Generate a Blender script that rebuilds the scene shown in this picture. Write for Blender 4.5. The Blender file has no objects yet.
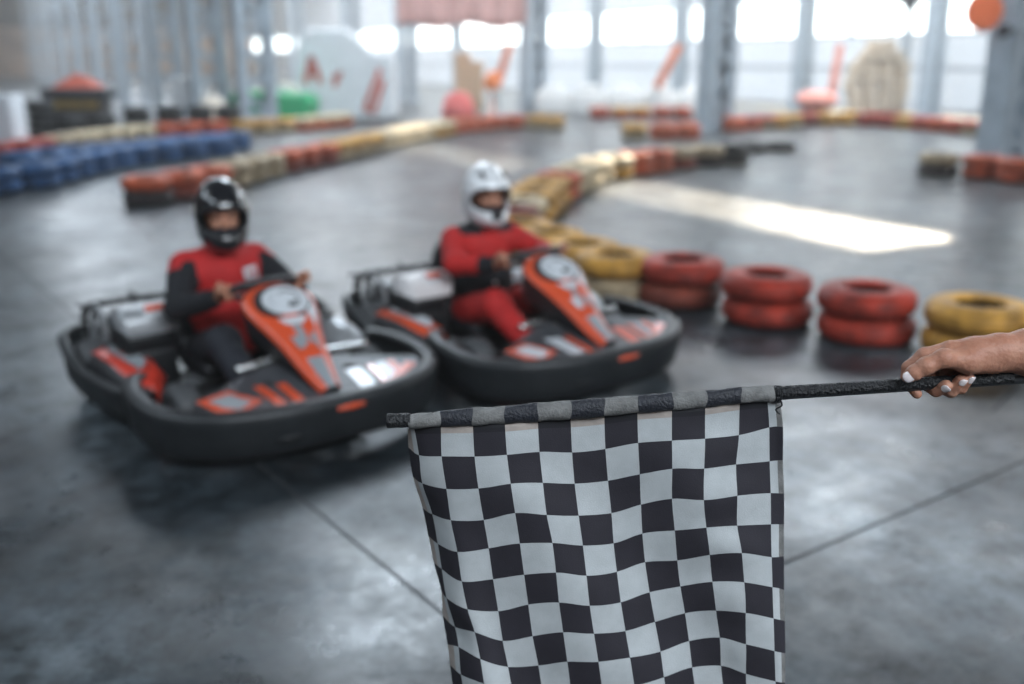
import bpy, bmesh, math, random
import numpy as np
from mathutils import Vector, Matrix, Euler
random.seed(7)
PI = math.pi
SC = bpy.context.scene
COL = SC.collection
FLAG=[[(-0.1632,1.4627,0.9839),(-0.1642,1.4795,0.9466),(-0.1603,1.4948,0.8892),(-0.1479,1.5175,0.8243),(-0.1405,1.5291,0.7673),(-0.132,1.5259,0.7174),(-0.1208,1.5219,0.6695),(-0.1182,1.5176,0.6213),(-0.1104,1.5112,0.5717),(-0.1065,1.5043,0.5338),(-0.1016,1.4982,0.4888),(-0.0967,1.4926,0.443),(-0.0919,1.4876,0.3963),(-0.087,1.4828,0.349)],[(-0.1525,1.4553,0.9905),(-0.1465,1.4663,0.9398),(-0.1433,1.4744,0.8877),(-0.13,1.4905,0.8253),(-0.1225,1.4959,0.7695),(-0.1164,1.4908,0.7252),(-0.109,1.4866,0.6755),(-0.096,1.4885,0.6185),(-0.0898,1.4773,0.5865),(-0.0863,1.4734,0.5357),(-0.0785,1.4695,0.4885),(-0.0708,1.4665,0.44),(-0.063,1.4649,0.3899),(-0.0551,1.4645,0.338)],[(-0.1101,1.4507,0.9945),(-0.1102,1.4532,0.9424),(-0.1039,1.4569,0.8854),(-0.0981,1.4608,0.8287),(-0.0882,1.4608,0.774),(-0.0819,1.4593,0.7207),(-0.073,1.4564,0.6709),(-0.0615,1.4526,0.6303),(-0.0525,1.4485,0.5824),(-0.0461,1.4445,0.5393),(-0.0369,1.4414,0.4946),(-0.0277,1.4395,0.4484),(-0.0184,1.439,0.4005),(-0.0089,1.4402,0.3505)],[(-0.0607,1.4478,0.9966),(-0.0584,1.4472,0.944),(-0.0528,1.4488,0.8906),(-0.045,1.4525,0.8339),(-0.0376,1.4563,0.7819),(-0.0309,1.4592,0.7242),(-0.0226,1.4608,0.6646),(-0.0155,1.4608,0.6106),(-0.0067,1.4593,0.5605),(0.0016,1.4565,0.5068),(0.0101,1.4527,0.453),(0.0187,1.4486,0.3988),(0.0273,1.4446,0.3437),(0.0361,1.4415,0.2871)],[(-0.0111,1.4476,0.9997),(-0.0078,1.4445,0.9488),(-0.002,1.4421,0.9011),(0.0051,1.4413,0.8506),(0.0126,1.4444,0.7962),(0.0197,1.4483,0.7398),(0.0267,1.4524,0.6821),(0.0342,1.4562,0.6212),(0.0443,1.4591,0.5625),(0.0528,1.4608,0.503),(0.0614,1.4608,0.4433),(0.0701,1.4594,0.3837),(0.0789,1.4566,0.3242),(0.0877,1.4528,0.2645)],[(0.0398,1.4502,1.003),(0.0429,1.4483,0.9516),(0.0484,1.4447,0.9008),(0.0548,1.4403,0.849),(0.0643,1.4391,0.8002),(0.0707,1.4394,0.7478),(0.0765,1.4412,0.6917),(0.0841,1.4443,0.636),(0.0919,1.4482,0.579),(0.0993,1.4523,0.5203),(0.1069,1.4561,0.4604),(0.1146,1.4591,0.3999),(0.1224,1.4607,0.339),(0.1302,1.4609,0.2783)],[(0.0908,1.4526,1.0047),(0.094,1.4541,0.9492),(0.0989,1.4536,0.896),(0.1059,1.4508,0.8424),(0.1135,1.4467,0.7908),(0.12,1.4431,0.7397),(0.1261,1.4404,0.6878),(0.1341,1.4391,0.6365),(0.1427,1.4393,0.5839),(0.1509,1.4411,0.529),(0.1593,1.4442,0.472),(0.168,1.448,0.4132),(0.1769,1.4522,0.3528),(0.186,1.456,0.2914)],[(0.1427,1.4519,1.0104),(0.1461,1.455,0.9546),(0.1522,1.4582,0.8984),(0.1592,1.4604,0.8417),(0.1638,1.4582,0.7903),(0.1701,1.455,0.7405),(0.1777,1.451,0.6874),(0.1867,1.4468,0.6354),(0.195,1.4431,0.5895),(0.2037,1.4404,0.5379),(0.2127,1.4391,0.4845),(0.2221,1.4393,0.429),(0.232,1.4411,0.3712),(0.2422,1.4441,0.3112)],[(0.1936,1.449,1.0167),(0.1966,1.45,0.9661),(0.2012,1.4531,0.9126),(0.2055,1.4576,0.8583),(0.2099,1.46,0.8065),(0.2167,1.461,0.7533),(0.2256,1.4604,0.7003),(0.2361,1.4583,0.6469),(0.2469,1.455,0.5931),(0.2542,1.4511,0.5463),(0.2638,1.4469,0.4951),(0.2736,1.4432,0.4429),(0.2838,1.4405,0.3892),(0.2943,1.4391,0.3336)],[(0.2461,1.4473,1.0221),(0.2479,1.445,0.9724),(0.2504,1.4443,0.9257),(0.253,1.4459,0.8728),(0.2602,1.4499,0.8166),(0.2672,1.454,0.7618),(0.275,1.4575,0.7129),(0.2854,1.46,0.6617),(0.2953,1.461,0.6075),(0.3022,1.4604,0.5594),(0.3109,1.4584,0.5092),(0.3195,1.4551,0.4593),(0.328,1.4512,0.4092),(0.3366,1.447,0.3587)],[(0.2974,1.4488,1.0258),(0.2996,1.4459,0.9745),(0.3002,1.4422,0.9259),(0.3012,1.439,0.8753),(0.3084,1.4399,0.8262),(0.3165,1.4423,0.7782),(0.325,1.4458,0.7261),(0.3341,1.4498,0.673),(0.3438,1.4539,0.6206),(0.3501,1.4575,0.564),(0.3584,1.4599,0.5095),(0.3665,1.461,0.4549),(0.3743,1.4605,0.4004),(0.3819,1.4585,0.3463)],[(0.3511,1.4517,1.033),(0.3527,1.4516,0.9789),(0.351,1.4494,0.9303),(0.3546,1.4452,0.88),(0.3582,1.4418,0.8273),(0.3667,1.4397,0.783),(0.3744,1.439,0.7299),(0.38,1.4399,0.6751),(0.3852,1.4422,0.6149),(0.3904,1.4457,0.5546),(0.3963,1.4497,0.4931),(0.4025,1.4538,0.4302),(0.4086,1.4574,0.3662),(0.4145,1.4599,0.3015)],[(0.3934,1.4527,1.0345),(0.4,1.4555,0.9903),(0.4058,1.4573,0.9317),(0.4106,1.457,0.8783),(0.4141,1.4534,0.8254),(0.4174,1.4493,0.7706),(0.4221,1.4453,0.7177),(0.4272,1.4419,0.6619),(0.432,1.4397,0.604),(0.4379,1.439,0.5467),(0.4442,1.4398,0.4865),(0.451,1.4421,0.424),(0.4584,1.4456,0.3591),(0.4661,1.4496,0.2921)],[(0.4133,1.4504,1.0333),(0.4209,1.4528,0.9922),(0.4262,1.4566,0.9347),(0.4325,1.4606,0.8767),(0.4371,1.4609,0.8223),(0.441,1.4597,0.7651),(0.4447,1.4571,0.7065),(0.4491,1.4535,0.6508),(0.4528,1.4494,0.5945),(0.4563,1.4454,0.5389),(0.4604,1.442,0.4818),(0.4649,1.4398,0.423),(0.47,1.439,0.362),(0.4758,1.4398,0.2984)]]
SLV=[(-0.1596,1.45,1.0007,0.0113),(-0.1101,1.45,1.0062,0.0111),(-0.0609,1.45,1.0094,0.0132),(-0.0111,1.45,1.0124,0.0133),(0.0397,1.45,1.0169,0.0135),(0.0904,1.45,1.0206,0.0145),(0.1421,1.45,1.025,0.0136),(0.1933,1.45,1.03,0.0133),(0.2462,1.45,1.0344,0.0131),(0.2975,1.45,1.0383,0.0128),(0.3508,1.45,1.0447,0.011),(0.4014,1.45,1.0472,0.012)]
POLE=[(-0.1935,1.45,1.0024),(-0.1609,1.45,1.004),(0.4038,1.45,1.0473),(0.5942,1.45,1.0626),(0.7642,1.45,1.0731),(0.837,1.45,1.0771)]
HAND={'forearm':[(1.0478,1.51,1.1386,0.0465),(0.8718,1.47,1.1206,0.0382),(0.7882,1.454,1.1125,0.0324),(0.7407,1.45,1.1121,0.0269)],'palm1':[(0.7405,1.45,1.1137,0.0254),(0.7025,1.45,1.1137,0.0215),(0.6664,1.454,1.1125,0.017)],'palm2':[(0.7444,1.456,1.1056,0.0216),(0.7114,1.464,1.0936,0.0186),(0.6855,1.47,1.0998,0.0156)],'palm3':[(0.7352,1.446,1.1164,0.023),(0.6932,1.438,1.1094,0.0191)],'thenar':[(0.7256,1.44,1.0993,0.0153),(0.6858,1.433,1.103,0.016),(0.6467,1.428,1.1108,0.013)],'thumb':[(0.6467,1.428,1.1108,0.0139),(0.6211,1.428,1.0983,0.0127),(0.6052,1.43,1.0866,0.0115),(0.5977,1.432,1.0797,0.0091)],'index':[(0.667,1.456,1.1151,0.0139),(0.6334,1.464,1.1032,0.0124),(0.6122,1.467,1.083,0.0109),(0.6088,1.464,1.0613,0.0087),(0.622,1.45,1.0465,0.0074)],'middle':[(0.6809,1.466,1.1106,0.014),(0.6513,1.476,1.0834,0.0113),(0.6434,1.468,1.0567,0.0106),(0.6504,1.45,1.0529,0.0105),(0.659,1.437,1.0637,0.0095)],'ring':[(0.6957,1.47,1.1046,0.0137),(0.6716,1.478,1.0763,0.011),(0.6665,1.466,1.0508,0.0103),(0.6727,1.448,1.052,0.0101),(0.6801,1.436,1.0736,0.009)],'pinky':[(0.7098,1.472,1.0976,0.0125),(0.6938,1.478,1.073,0.0099),(0.6842,1.464,1.0515,0.009),(0.6869,1.447,1.0572,0.0089),(0.6924,1.437,1.0765,0.0079)]}
NAIL=[(0.5906, 1.4225, 1.0835), (0.6556, 1.4275, 1.0716), (0.6762, 1.4275, 1.0819), (0.6894, 1.429, 1.0814)]
ROWS={'near':[(2.91,4.74),(2.5,5.18),(2.03,5.52),(1.56,5.91),(1.1,6.39),(0.71,6.6),(0.5,6.99),(0.29,7.46),(0.08,7.95)],'bend':[(-0.04,8.74),(0.08,9.41),(0.25,10.27),(0.45,11.3),(0.73,12.18),(1.1,13.2),(1.5,13.77),(1.97,14.4),(2.48,14.91),(2.99,15.27),(3.55,15.65)],'mid':[(-4.04,11.1),(-3.86,11.61),(-3.68,12.18),(-3.55,12.93),(-3.41,13.77),(-3.2,14.57),(-2.93,15.46),(-2.66,16.67),(-2.33,18.62),(-1.84,20.39),(-1.24,22.15),(-0.28,23.79),(0.42,23.79),(1.13,22.94)],'blue':[(-6.21,11.5),(-6.19,12.18),(-5.94,12.54),(-5.97,13.63),(-5.86,14.57),(-5.68,15.46),(-5.32,16.25),(-4.67,17.12)],'blueback':[(-6.86,14.08),(-6.66,14.91),(-6.37,15.65),(-5.95,16.67),(-5.41,17.59),(-4.73,18.35)],'back':[(-8.23,15.09),(-7.85,15.84),(-7.71,18.35),(-7.42,19.77),(-6.96,20.72),(-5.6,21.78),(-4.77,22.94),(-4.04,24.7)],'right':[(5.9,13.93),(6.32,13.77),(6.58,13.2),(6.82,12.54)],'farright':[(5.02,22.94),(6.97,24.7),(8.34,25.18),(9.1,24.24),(9.52,22.94),(9.94,21.41),(10.49,19.47)],'farback':[(2.4,27.9),(3.77,27.9),(5.13,27.9)],'midfar':[(2.46,20.39),(3.07,20.39),(3.83,20.72)],'black':[(-9.92,21.08),(-9.4,21.08),(-9.13,21.95),(-8.96,23.23)]}
COLA=[(8.08,16.65),(4.62,23.23),(0.65,30.78),(-4.07,39.78),(-7.01,45.37),(-10.92,52.8)]
COLB=[(-6.11,24.53),(-7.64,25.94),(-9.87,29.54),(-12.98,35.45),(-16.46,42.08),(-20.18,49.16),(-24.49,57.36),(-29.3,66.5),(-34.82,77.02),(-41.68,90.07)]
COLC=[(11.78,28.96),(9.41,33.46),(6.37,39.25),(3.57,44.57),(-2.98,57.03)]
LAMP=(12.22,32.19)
JOINTS=[(-0.93,3.56),(-0.21,2.57),(0.87,2.86),(2.04,3.69),(1.05,2.69),(1.29,2.98),(2.19,4.28),(2.51,4.68)]
ENDOPS=[(2.74,3.52,0.3,1.2),(6.1,6.55,0.78,1.63),(9.56,10.21,0.3,2.5),(11.52,12.18,0.3,2.51),(13.42,14.38,0.36,1.93),(15.35,15.94,0.3,1.54),(22.18,23.21,0.52,1.64),(27.78,28.65,0.3,1.2),(29.2,30.97,0.3,1.86),(32.65,34.01,0.3,1.75),(35.27,36.08,6.64,7.37)]

# ------------------------------------------------------------------ materials
MATS = {}
def M(name, col, rough=.5, metal=0., var=.0, scale=6., bump=0., bscale=None, coat=0., col2=None, spec=.5, trans=0., emit=None, stretch=None, sheen=0.):
    if name in MATS: return MATS[name]
    m = bpy.data.materials.new(name); m.use_nodes = True
    nt = m.node_tree; b = nt.nodes['Principled BSDF']
    c = (*col, 1)
    b.inputs['Base Color'].default_value = c
    b.inputs['Roughness'].default_value = rough
    b.inputs['Metallic'].default_value = metal
    b.inputs['Specular IOR Level'].default_value = spec
    b.inputs['Coat Weight'].default_value = coat
    b.inputs['Coat Roughness'].default_value = .08
    if sheen: b.inputs['Sheen Weight'].default_value = sheen
    if var or bump:
        tc = nt.nodes.new('ShaderNodeTexCoord'); mp = nt.nodes.new('ShaderNodeMapping')
        nt.links.new(tc.outputs['Object'], mp.inputs[0])
        if stretch: mp.inputs['Scale'].default_value = stretch
        n = nt.nodes.new('ShaderNodeTexNoise'); n.inputs['Scale'].default_value = scale
        n.inputs['Detail'].default_value = 5; n.inputs['Roughness'].default_value = .62
        nt.links.new(mp.outputs[0], n.inputs['Vector'])
        if var:
            r = nt.nodes.new('ShaderNodeValToRGB')
            r.color_ramp.elements[0].position = .34; r.color_ramp.elements[1].position = .68
            d = col2 if col2 else tuple(max(0, x*(1-var)) for x in col)
            r.color_ramp.elements[0].color = (*d, 1); r.color_ramp.elements[1].color = c
            nt.links.new(n.outputs['Fac'], r.inputs[0]); nt.links.new(r.outputs[0], b.inputs['Base Color'])
        if bump:
            n2 = nt.nodes.new('ShaderNodeTexNoise'); n2.inputs['Scale'].default_value = bscale or scale*4
            nt.links.new(mp.outputs[0], n2.inputs['Vector'])
            bp = nt.nodes.new('ShaderNodeBump'); bp.inputs['Strength'].default_value = bump; bp.inputs['Distance'].default_value = .01
            nt.links.new(n2.outputs['Fac'], bp.inputs['Height']); nt.links.new(bp.outputs[0], b.inputs['Normal'])
    MATS[name] = m
    return m
def translucent(name, col, t):
    m = bpy.data.materials.new(name); m.use_nodes = True; nt = m.node_tree
    for n in list(nt.nodes): nt.nodes.remove(n)
    o = nt.nodes.new('ShaderNodeOutputMaterial'); mx = nt.nodes.new('ShaderNodeMixShader'); mx.inputs[0].default_value = t
    d = nt.nodes.new('ShaderNodeBsdfDiffuse'); d.inputs[0].default_value = (*col, 1)
    tr = nt.nodes.new('ShaderNodeBsdfTranslucent'); tr.inputs[0].default_value = (*col, 1)
    nt.links.new(d.outputs[0], mx.inputs[1]); nt.links.new(tr.outputs[0], mx.inputs[2]); nt.links.new(mx.outputs[0], o.inputs[0])
    return m
def glass_pane():
    m = bpy.data.materials.new('window_glass'); m.use_nodes = True; nt = m.node_tree
    for n in list(nt.nodes): nt.nodes.remove(n)
    o = nt.nodes.new('ShaderNodeOutputMaterial'); mx = nt.nodes.new('ShaderNodeMixShader'); mx.inputs[0].default_value = .08
    a = nt.nodes.new('ShaderNodeBsdfTransparent'); a.inputs[0].default_value = (.95, .97, .96, 1)
    g = nt.nodes.new('ShaderNodeBsdfGlossy'); g.inputs['Roughness'].default_value = .05
    nt.links.new(a.outputs[0], mx.inputs[1]); nt.links.new(g.outputs[0], mx.inputs[2]); nt.links.new(mx.outputs[0], o.inputs[0])
    return m
# ------------------------------------------------------------------ mesh building
class MB:
    def __init__(s): s.v = []; s.f = []; s.m = []; s.sm = []
    def add(s, v, f, mi=0, smooth=False):
        o = len(s.v); s.v += [tuple(p) for p in v]
        for k in f: s.f.append([i+o for i in k]); s.m.append(mi); s.sm.append(smooth)
        return s
    def box(s, c, size, rot=None, mi=0, bev=0):
        x, y, z = [d/2 for d in size]
        if bev <= 0:
            P = [(sx*x, sy*y, sz*z) for sx in (-1, 1) for sy in (-1, 1) for sz in (-1, 1)]
            F = [(0, 1, 3, 2), (4, 6, 7, 5), (0, 4, 5, 1), (2, 3, 7, 6), (0, 2, 6, 4), (1, 5, 7, 3)]
        else:
            bm = bmesh.new(); bmesh.ops.create_cube(bm, size=1)
            for v in bm.verts: v.co = Vector((v.co.x*2*x, v.co.y*2*y, v.co.z*2*z))
            bmesh.ops.bevel(bm, geom=bm.edges[:], offset=min(bev, x*.95, y*.95, z*.95), segments=3, profile=.5, affect='EDGES')
            P = [v.co.copy() for v in bm.verts]; F = [[v.index for v in f.verts] for f in bm.faces]; bm.free()
        R = Matrix.Identity(3)
        if rot is not None: R = Euler(rot).to_matrix() if not isinstance(rot, Matrix) else rot
        return s.add([R @ Vector(p) + Vector(c) for p in P], F, mi, bev > 0)
    def sweep(s, path, section, closed=False, up=(0, 0, 1), mi=0, caps=True, smooth=True, scale=None, close_sec=True):
        """section: list of (a,b): a along side vector, b along up vector"""
        P = [Vector(p) for p in path]; n = len(P); rings = []
        for i, p in enumerate(P):
            a = P[(i-1) % n] if (closed or i > 0) else p
            b = P[(i+1) % n] if (closed or i < n-1) else p
            t = (b-a).normalized(); u = Vector(up)
            sd = t.cross(u)
            if sd.length < 1e-4: sd = t.cross(Vector((1, 0, 0)))
            sd.normalize(); uu = sd.cross(t).normalized()
            k = scale[i] if scale else (1, 1)
            sec = section(i) if callable(section) else section
            rings.append([p + sd*(x*k[0]) + uu*(y*k[1]) for x, y in sec])
        m = len(rings[0]); V = [q for r in rings for q in r]; F = []
        for i in range(n if closed else n-1):
            for j in range(m if close_sec else m-1):
                a = i*m+j; b = i*m+(j+1) % m; c = ((i+1) % n)*m+(j+1) % m; d = ((i+1) % n)*m+j
                F.append((a, b, c, d))
        if caps and not closed and close_sec:
            F.append(list(range(m))[::-1]); F.append([(n-1)*m+j for j in range(m)])
        return s.add(V, F, mi, smooth)
    def tube(s, path, r, seg=10, closed=False, mi=0, scale=None):
        sec = [(r*math.cos(2*PI*k/seg), r*math.sin(2*PI*k/seg)) for k in range(seg)]
        P = [Vector(p) for p in path]
        d = (P[-1]-P[0]); up = (0, 0, 1)
        if abs(d.normalized().z if d.length else 0) > .95: up = (1, 0, 0)
        return s.sweep(path, sec, closed, up, mi, scale=scale)
    def lathe(s, prof, seg=32, c=(0, 0, 0), R=None, mi=None, closed=False, smooth=True):
        """prof: (r,z[,mi])"""
        n = len(prof); V = []; F = []; Ms = []
        R = R or Matrix.Identity(3)
        for k in range(seg):
            a = 2*PI*k/seg
            for q in prof: V.append(R @ Vector((q[0]*math.cos(a), q[0]*math.sin(a), q[1])) + Vector(c))
        o = len(s.v); s.v += [tuple(p) for p in V]
        for k in range(seg):
            k2 = (k+1) % seg
            for j in range(n if closed else n-1):
                j2 = (j+1) % n
                s.f.append([o+k*n+j, o+k2*n+j, o+k2*n+j2, o+k*n+j2])
                s.m.append(prof[j][2] if len(prof[j]) > 2 else (mi or 0)); s.sm.append(smooth)
        return s
    def prism(s, poly, z0, z1, mi=0, mi_side=None, T=None):
        T = T or (lambda p: p)
        n = len(poly); V = [T(Vector((x, y, z0))) for x, y in poly]+[T(Vector((x, y, z1))) for x, y in poly]
        s.add(V, [list(range(n))[::-1], list(range(n, 2*n))], mi)
        o = len(s.v)-2*n
        for i in range(n):
            j = (i+1) % n; s.f.append([o+i, o+j, o+n+j, o+n+i]); s.m.append(mi if mi_side is None else mi_side); s.sm.append(False)
        return s
    def build(s, name, mats, parent=None, loc=None, rot=None):
        me = bpy.data.meshes.new(name); me.from_pydata(s.v, [], s.f)
        for m in (mats if isinstance(mats, (list, tuple)) else [mats]): me.materials.append(m)
        me.polygons.foreach_set('material_index', s.m); me.polygons.foreach_set('use_smooth', s.sm)
        me.update(); me.validate()
        o = bpy.data.objects.new(name, me); COL.objects.link(o)
        if parent: o.parent = parent
        if loc is not None: o.location = loc
        if rot is not None: o.rotation_euler = rot
        return o
def empty(name, loc, rz=0, label=None, cat=None, group=None):
    o = bpy.data.objects.new(name, None); COL.objects.link(o); o.location = loc; o.rotation_euler = (0, 0, rz)
    o.empty_display_size = .1
    if label: tag(o, label, cat, group)
    return o
def tag(o, label, cat, group=None):
    o['label'] = label; o['category'] = cat
    if group: o['group'] = group
    return o
def struct(o): o['kind'] = 'structure'; return o
def catmull(P, n):
    P = [Vector(p) for p in P]; out = []
    for i in range(len(P)-1):
        a = P[max(i-1, 0)]; b = P[i]; c = P[i+1]; d = P[min(i+2, len(P)-1)]
        for k in range(n):
            t = k/n
            out.append(.5*((2*b)+(c-a)*t+(2*a-5*b+4*c-d)*t*t+(3*b-a-3*c+d)*t**3))
    out.append(P[-1]); return out
# ------------------------------------------------------------------ signed-distance modelling for organic shapes
class Field:
    def __init__(s, lo, hi, h):
        s.lo = np.array(lo, float); s.h = h
        s.n = np.ceil((np.array(hi)-s.lo)/h).astype(int)+1
        s.V = np.full(tuple(s.n), 1., np.float32)
    def _sub(s, lo, hi):
        a = np.maximum(0, np.floor((np.array(lo)-s.lo)/s.h).astype(int)); b = np.minimum(s.n, np.ceil((np.array(hi)-s.lo)/s.h).astype(int)+1)
        if (b <= a).any(): return None
        sl = tuple(slice(a[i], b[i]) for i in range(3))
        g = np.meshgrid(*[(np.arange(a[i], b[i])*s.h+s.lo[i]).astype(np.float32) for i in range(3)], indexing='ij')
        return sl, g
    def _mix(s, sl, d, k):
        a = s.V[sl]
        if k <= 0: s.V[sl] = np.minimum(a, d); return
        h = np.clip(.5+.5*(a-d)/k, 0, 1); s.V[sl] = a*(1-h)+d*h-k*h*(1-h)
    def cap(s, a, b, ra, rb, k=.01, flat=None):
        a = np.array(a[:3], float); b = np.array(b[:3], float); r = max(ra, rb)+k*1.5+s.h*2
        q = s._sub(np.minimum(a, b)-r, np.maximum(a, b)+r)
        if q is None: return s
        sl, g = q; ba = b-a; L = max(float(ba@ba), 1e-9)
        t = np.clip(((g[0]-a[0])*ba[0]+(g[1]-a[1])*ba[1]+(g[2]-a[2])*ba[2])/L, 0, 1)
        d = np.sqrt((g[0]-a[0]-t*ba[0])**2+(g[1]-a[1]-t*ba[1])**2+(g[2]-a[2]-t*ba[2])**2)-(ra+(rb-ra)*t)
        s._mix(sl, d, k); return s
    def chain(s, pts, k=.01):
        for a, b in zip(pts, pts[1:]): s.cap(a, b, a[3], b[3], k)
        return s
    def _ell(s, c, r, R, pad):
        c = np.array(c, float); r = np.array(r, float); m = r.max()+pad
        q = s._sub(c-m, c+m)
        if q is None: return None
        sl, g = q; x, y, z = g[0]-c[0], g[1]-c[1], g[2]-c[2]
        if R is not None:
            R = np.array(R.transposed()); x, y, z = [R[i, 0]*x+R[i, 1]*y+R[i, 2]*z for i in range(3)]
        k0 = np.sqrt((x/r[0])**2+(y/r[1])**2+(z/r[2])**2); k1 = np.sqrt((x/r[0]**2)**2+(y/r[1]**2)**2+(z/r[2]**2)**2)+1e-6
        return sl, k0*(k0-1)/k1
    def ell(s, c, r, k=.01, R=None):
        q = s._ell(c, r, R, k*1.5+s.h*2)
        if q: s._mix(q[0], q[1], k)
        return s
    def cut_ell(s, c, r, R=None):
        q = s._ell(c, r, R, s.h*2)
        if q: s.V[q[0]] = np.maximum(s.V[q[0]], -q[1])
        return s
    def cut(s, fn):
        g = np.meshgrid(*[np.arange(s.n[i])*s.h+s.lo[i] for i in range(3)], indexing='ij')
        s.V = np.maximum(s.V, fn(*g).astype(np.float32)); return s
    def mesh(s):
        V = s.V.copy(); V[0] = V[-1] = 1; V[:, 0] = V[:, -1] = 1; V[:, :, 0] = V[:, :, -1] = 1
        S = V < 0; nx, ny, nz = V.shape
        acc = np.zeros((nx-1, ny-1, nz-1, 3), np.float32); cnt = np.zeros((nx-1, ny-1, nz-1), np.float32)
        idx = [slice(0, -1), slice(1, None)]
        for ax in range(3):
            oth = [i for i in range(3) if i != ax]
            for p in (0, 1):
                for q in (0, 1):
                    A = [None]*3; B = [None]*3
                    A[ax] = idx[0]; B[ax] = idx[1]; A[oth[0]] = B[oth[0]] = idx[p]; A[oth[1]] = B[oth[1]] = idx[q]
                    va = V[tuple(A)]; vb = V[tuple(B)]; cr = (va < 0) != (vb < 0)
                    t = np.where(cr, va/np.where(cr, va-vb, 1), 0)
                    acc[..., ax] += t; acc[..., oth[0]] += cr*p; acc[..., oth[1]] += cr*q; cnt += cr
        act = cnt > 0; ids = np.full(act.shape, -1, np.int64); ids[act] = np.arange(act.sum())
        pos = (np.argwhere(act)+acc[act]/cnt[act][:, None])*s.h+s.lo
        F = []
        for ax in range(3):
            o1, o2 = [(1, 2), (2, 0), (0, 1)][ax]
            A = [slice(1, -1)]*3; B = [slice(1, -1)]*3; A[ax] = slice(0, -1); B[ax] = slice(1, None)
            a = S[tuple(A)]; b = S[tuple(B)]
            for flip in (0, 1):
                e = np.argwhere((a & ~b) if not flip else (~a & b))
                if not len(e): continue
                e = e+1; e[:, ax] -= 1
                def cell(d1, d2):
                    c = e.copy(); c[:, o1] -= d1; c[:, o2] -= d2; return ids[c[:, 0], c[:, 1], c[:, 2]]
                q = np.stack([cell(1, 1), cell(0, 1), cell(0, 0), cell(1, 0)], 1)
                F.append(q[:, ::-1] if flip else q)
        F = np.concatenate(F); F = F[(F >= 0).all(1)]
        return pos, F
    def build(s, name, mats, parent=None, paint=None, keep=None):
        P, F = s.mesh()
        me = bpy.data.meshes.new(name)
        for m in (mats if isinstance(mats, (list, tuple)) else [mats]): me.materials.append(m)
        C = P[F].mean(1)
        me.from_pydata(P.tolist(), [], F.tolist())
        if paint is not None:
            me.polygons.foreach_set('material_index', paint(C[:, 0], C[:, 1], C[:, 2]).astype(np.int32))
        me.polygons.foreach_set('use_smooth', [True]*len(me.polygons)); me.update()
        o = bpy.data.objects.new(name, me); COL.objects.link(o)
        if parent: o.parent = parent
        sm = o.modifiers.new('smooth', 'SMOOTH'); sm.factor = .5; sm.iterations = 3
        return o
# ------------------------------------------------------------------ hall frame: u runs along the hall away from the camera, v across it
AX = Vector((-.465, .885)); AY = Vector((.885, .465)); HROT = math.atan2(.465, .885)   # local x = v, local y = u
def HU(u, v, z=0.): return Vector((AX.x*u+AY.x*v, AX.y*u+AY.y*v, z))
# ------------------------------------------------------------------ camera
cam = bpy.data.cameras.new('camera'); co = bpy.data.objects.new('camera', cam); COL.objects.link(co); SC.camera = co
cam.sensor_width = 36; cam.lens = 36*996/1024; co.location = (0, 0, 1.54)
co.rotation_euler = (PI/2-math.atan(282/996), 0, 0)
cam.clip_end = 400
cam.dof.use_dof = True; cam.dof.focus_distance = 1.53; cam.dof.aperture_fstop = 1.6; cam.dof.aperture_blades = 9
SC.view_settings.view_transform = 'Standard'; SC.view_settings.look = 'None'; SC.view_settings.gamma = 1; SC.view_settings.exposure = 0.74
SC.view_settings.use_curve_mapping = False
# ------------------------------------------------------------------ light
w = bpy.data.worlds.new('sky'); SC.world = w; w.use_nodes = True
w.node_tree.nodes['Background'].inputs[0].default_value = (.93, .97, 1, 1); w.node_tree.nodes['Background'].inputs[1].default_value = 4.2
sd = bpy.data.lights.new('sun', 'SUN'); sd.energy = 8; sd.angle = .012; sd.color = (1, .86, .66)
so = bpy.data.objects.new('sun', sd); COL.objects.link(so)
hdir = (AY*.8+AX*.6).normalized(); el = math.radians(35)
tosun = Vector((hdir.x*math.cos(el), hdir.y*math.cos(el), math.sin(el)))
so.rotation_euler = tosun.to_track_quat('Z', 'Y').to_euler()
def fill_lamp(u, v, lu, lv, e, c=(.77, .89, 1)):  # added area lamps below the solid roof; no skylight is modelled
    l = bpy.data.lights.new('roof_fill', 'AREA'); l.shape = 'RECTANGLE'; l.size = lv; l.size_y = lu; l.energy = e; l.color = c
    o = bpy.data.objects.new('roof_fill', l); COL.objects.link(o); o.location = HU(u, v, 9.8); o.rotation_euler = (0, 0, HROT); return o
fill_lamp(-11, 3, 8, 14., 3100, (.84, .92, 1))  # added behind the camera to brighten the flag and faces toward it
fill_lamp(6, -8, 18, 3.0, 700)
fill_lamp(17.5, 6.5, 7, 2.6, 700)  # added so the near floor mirrors a bright blob
fill_lamp(52, 4.2, 56, 2.6, 2300, (.82, .91, 1))  # added to brighten what the left floor reflects
fill_lamp(15.5, 17.3, 8, 3.4, 620)  # added for a second bright blob in the floor, on the right
fill_lamp(62, -4, 70, 3.0, 1300, (.84, .92, 1))
fill_lamp(62, 11, 70, 3.0, 4200, (.88, .94, 1))
fill_lamp(45, 21.5, 80, 2.5, 3600, (.95, .97, 1))
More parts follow.
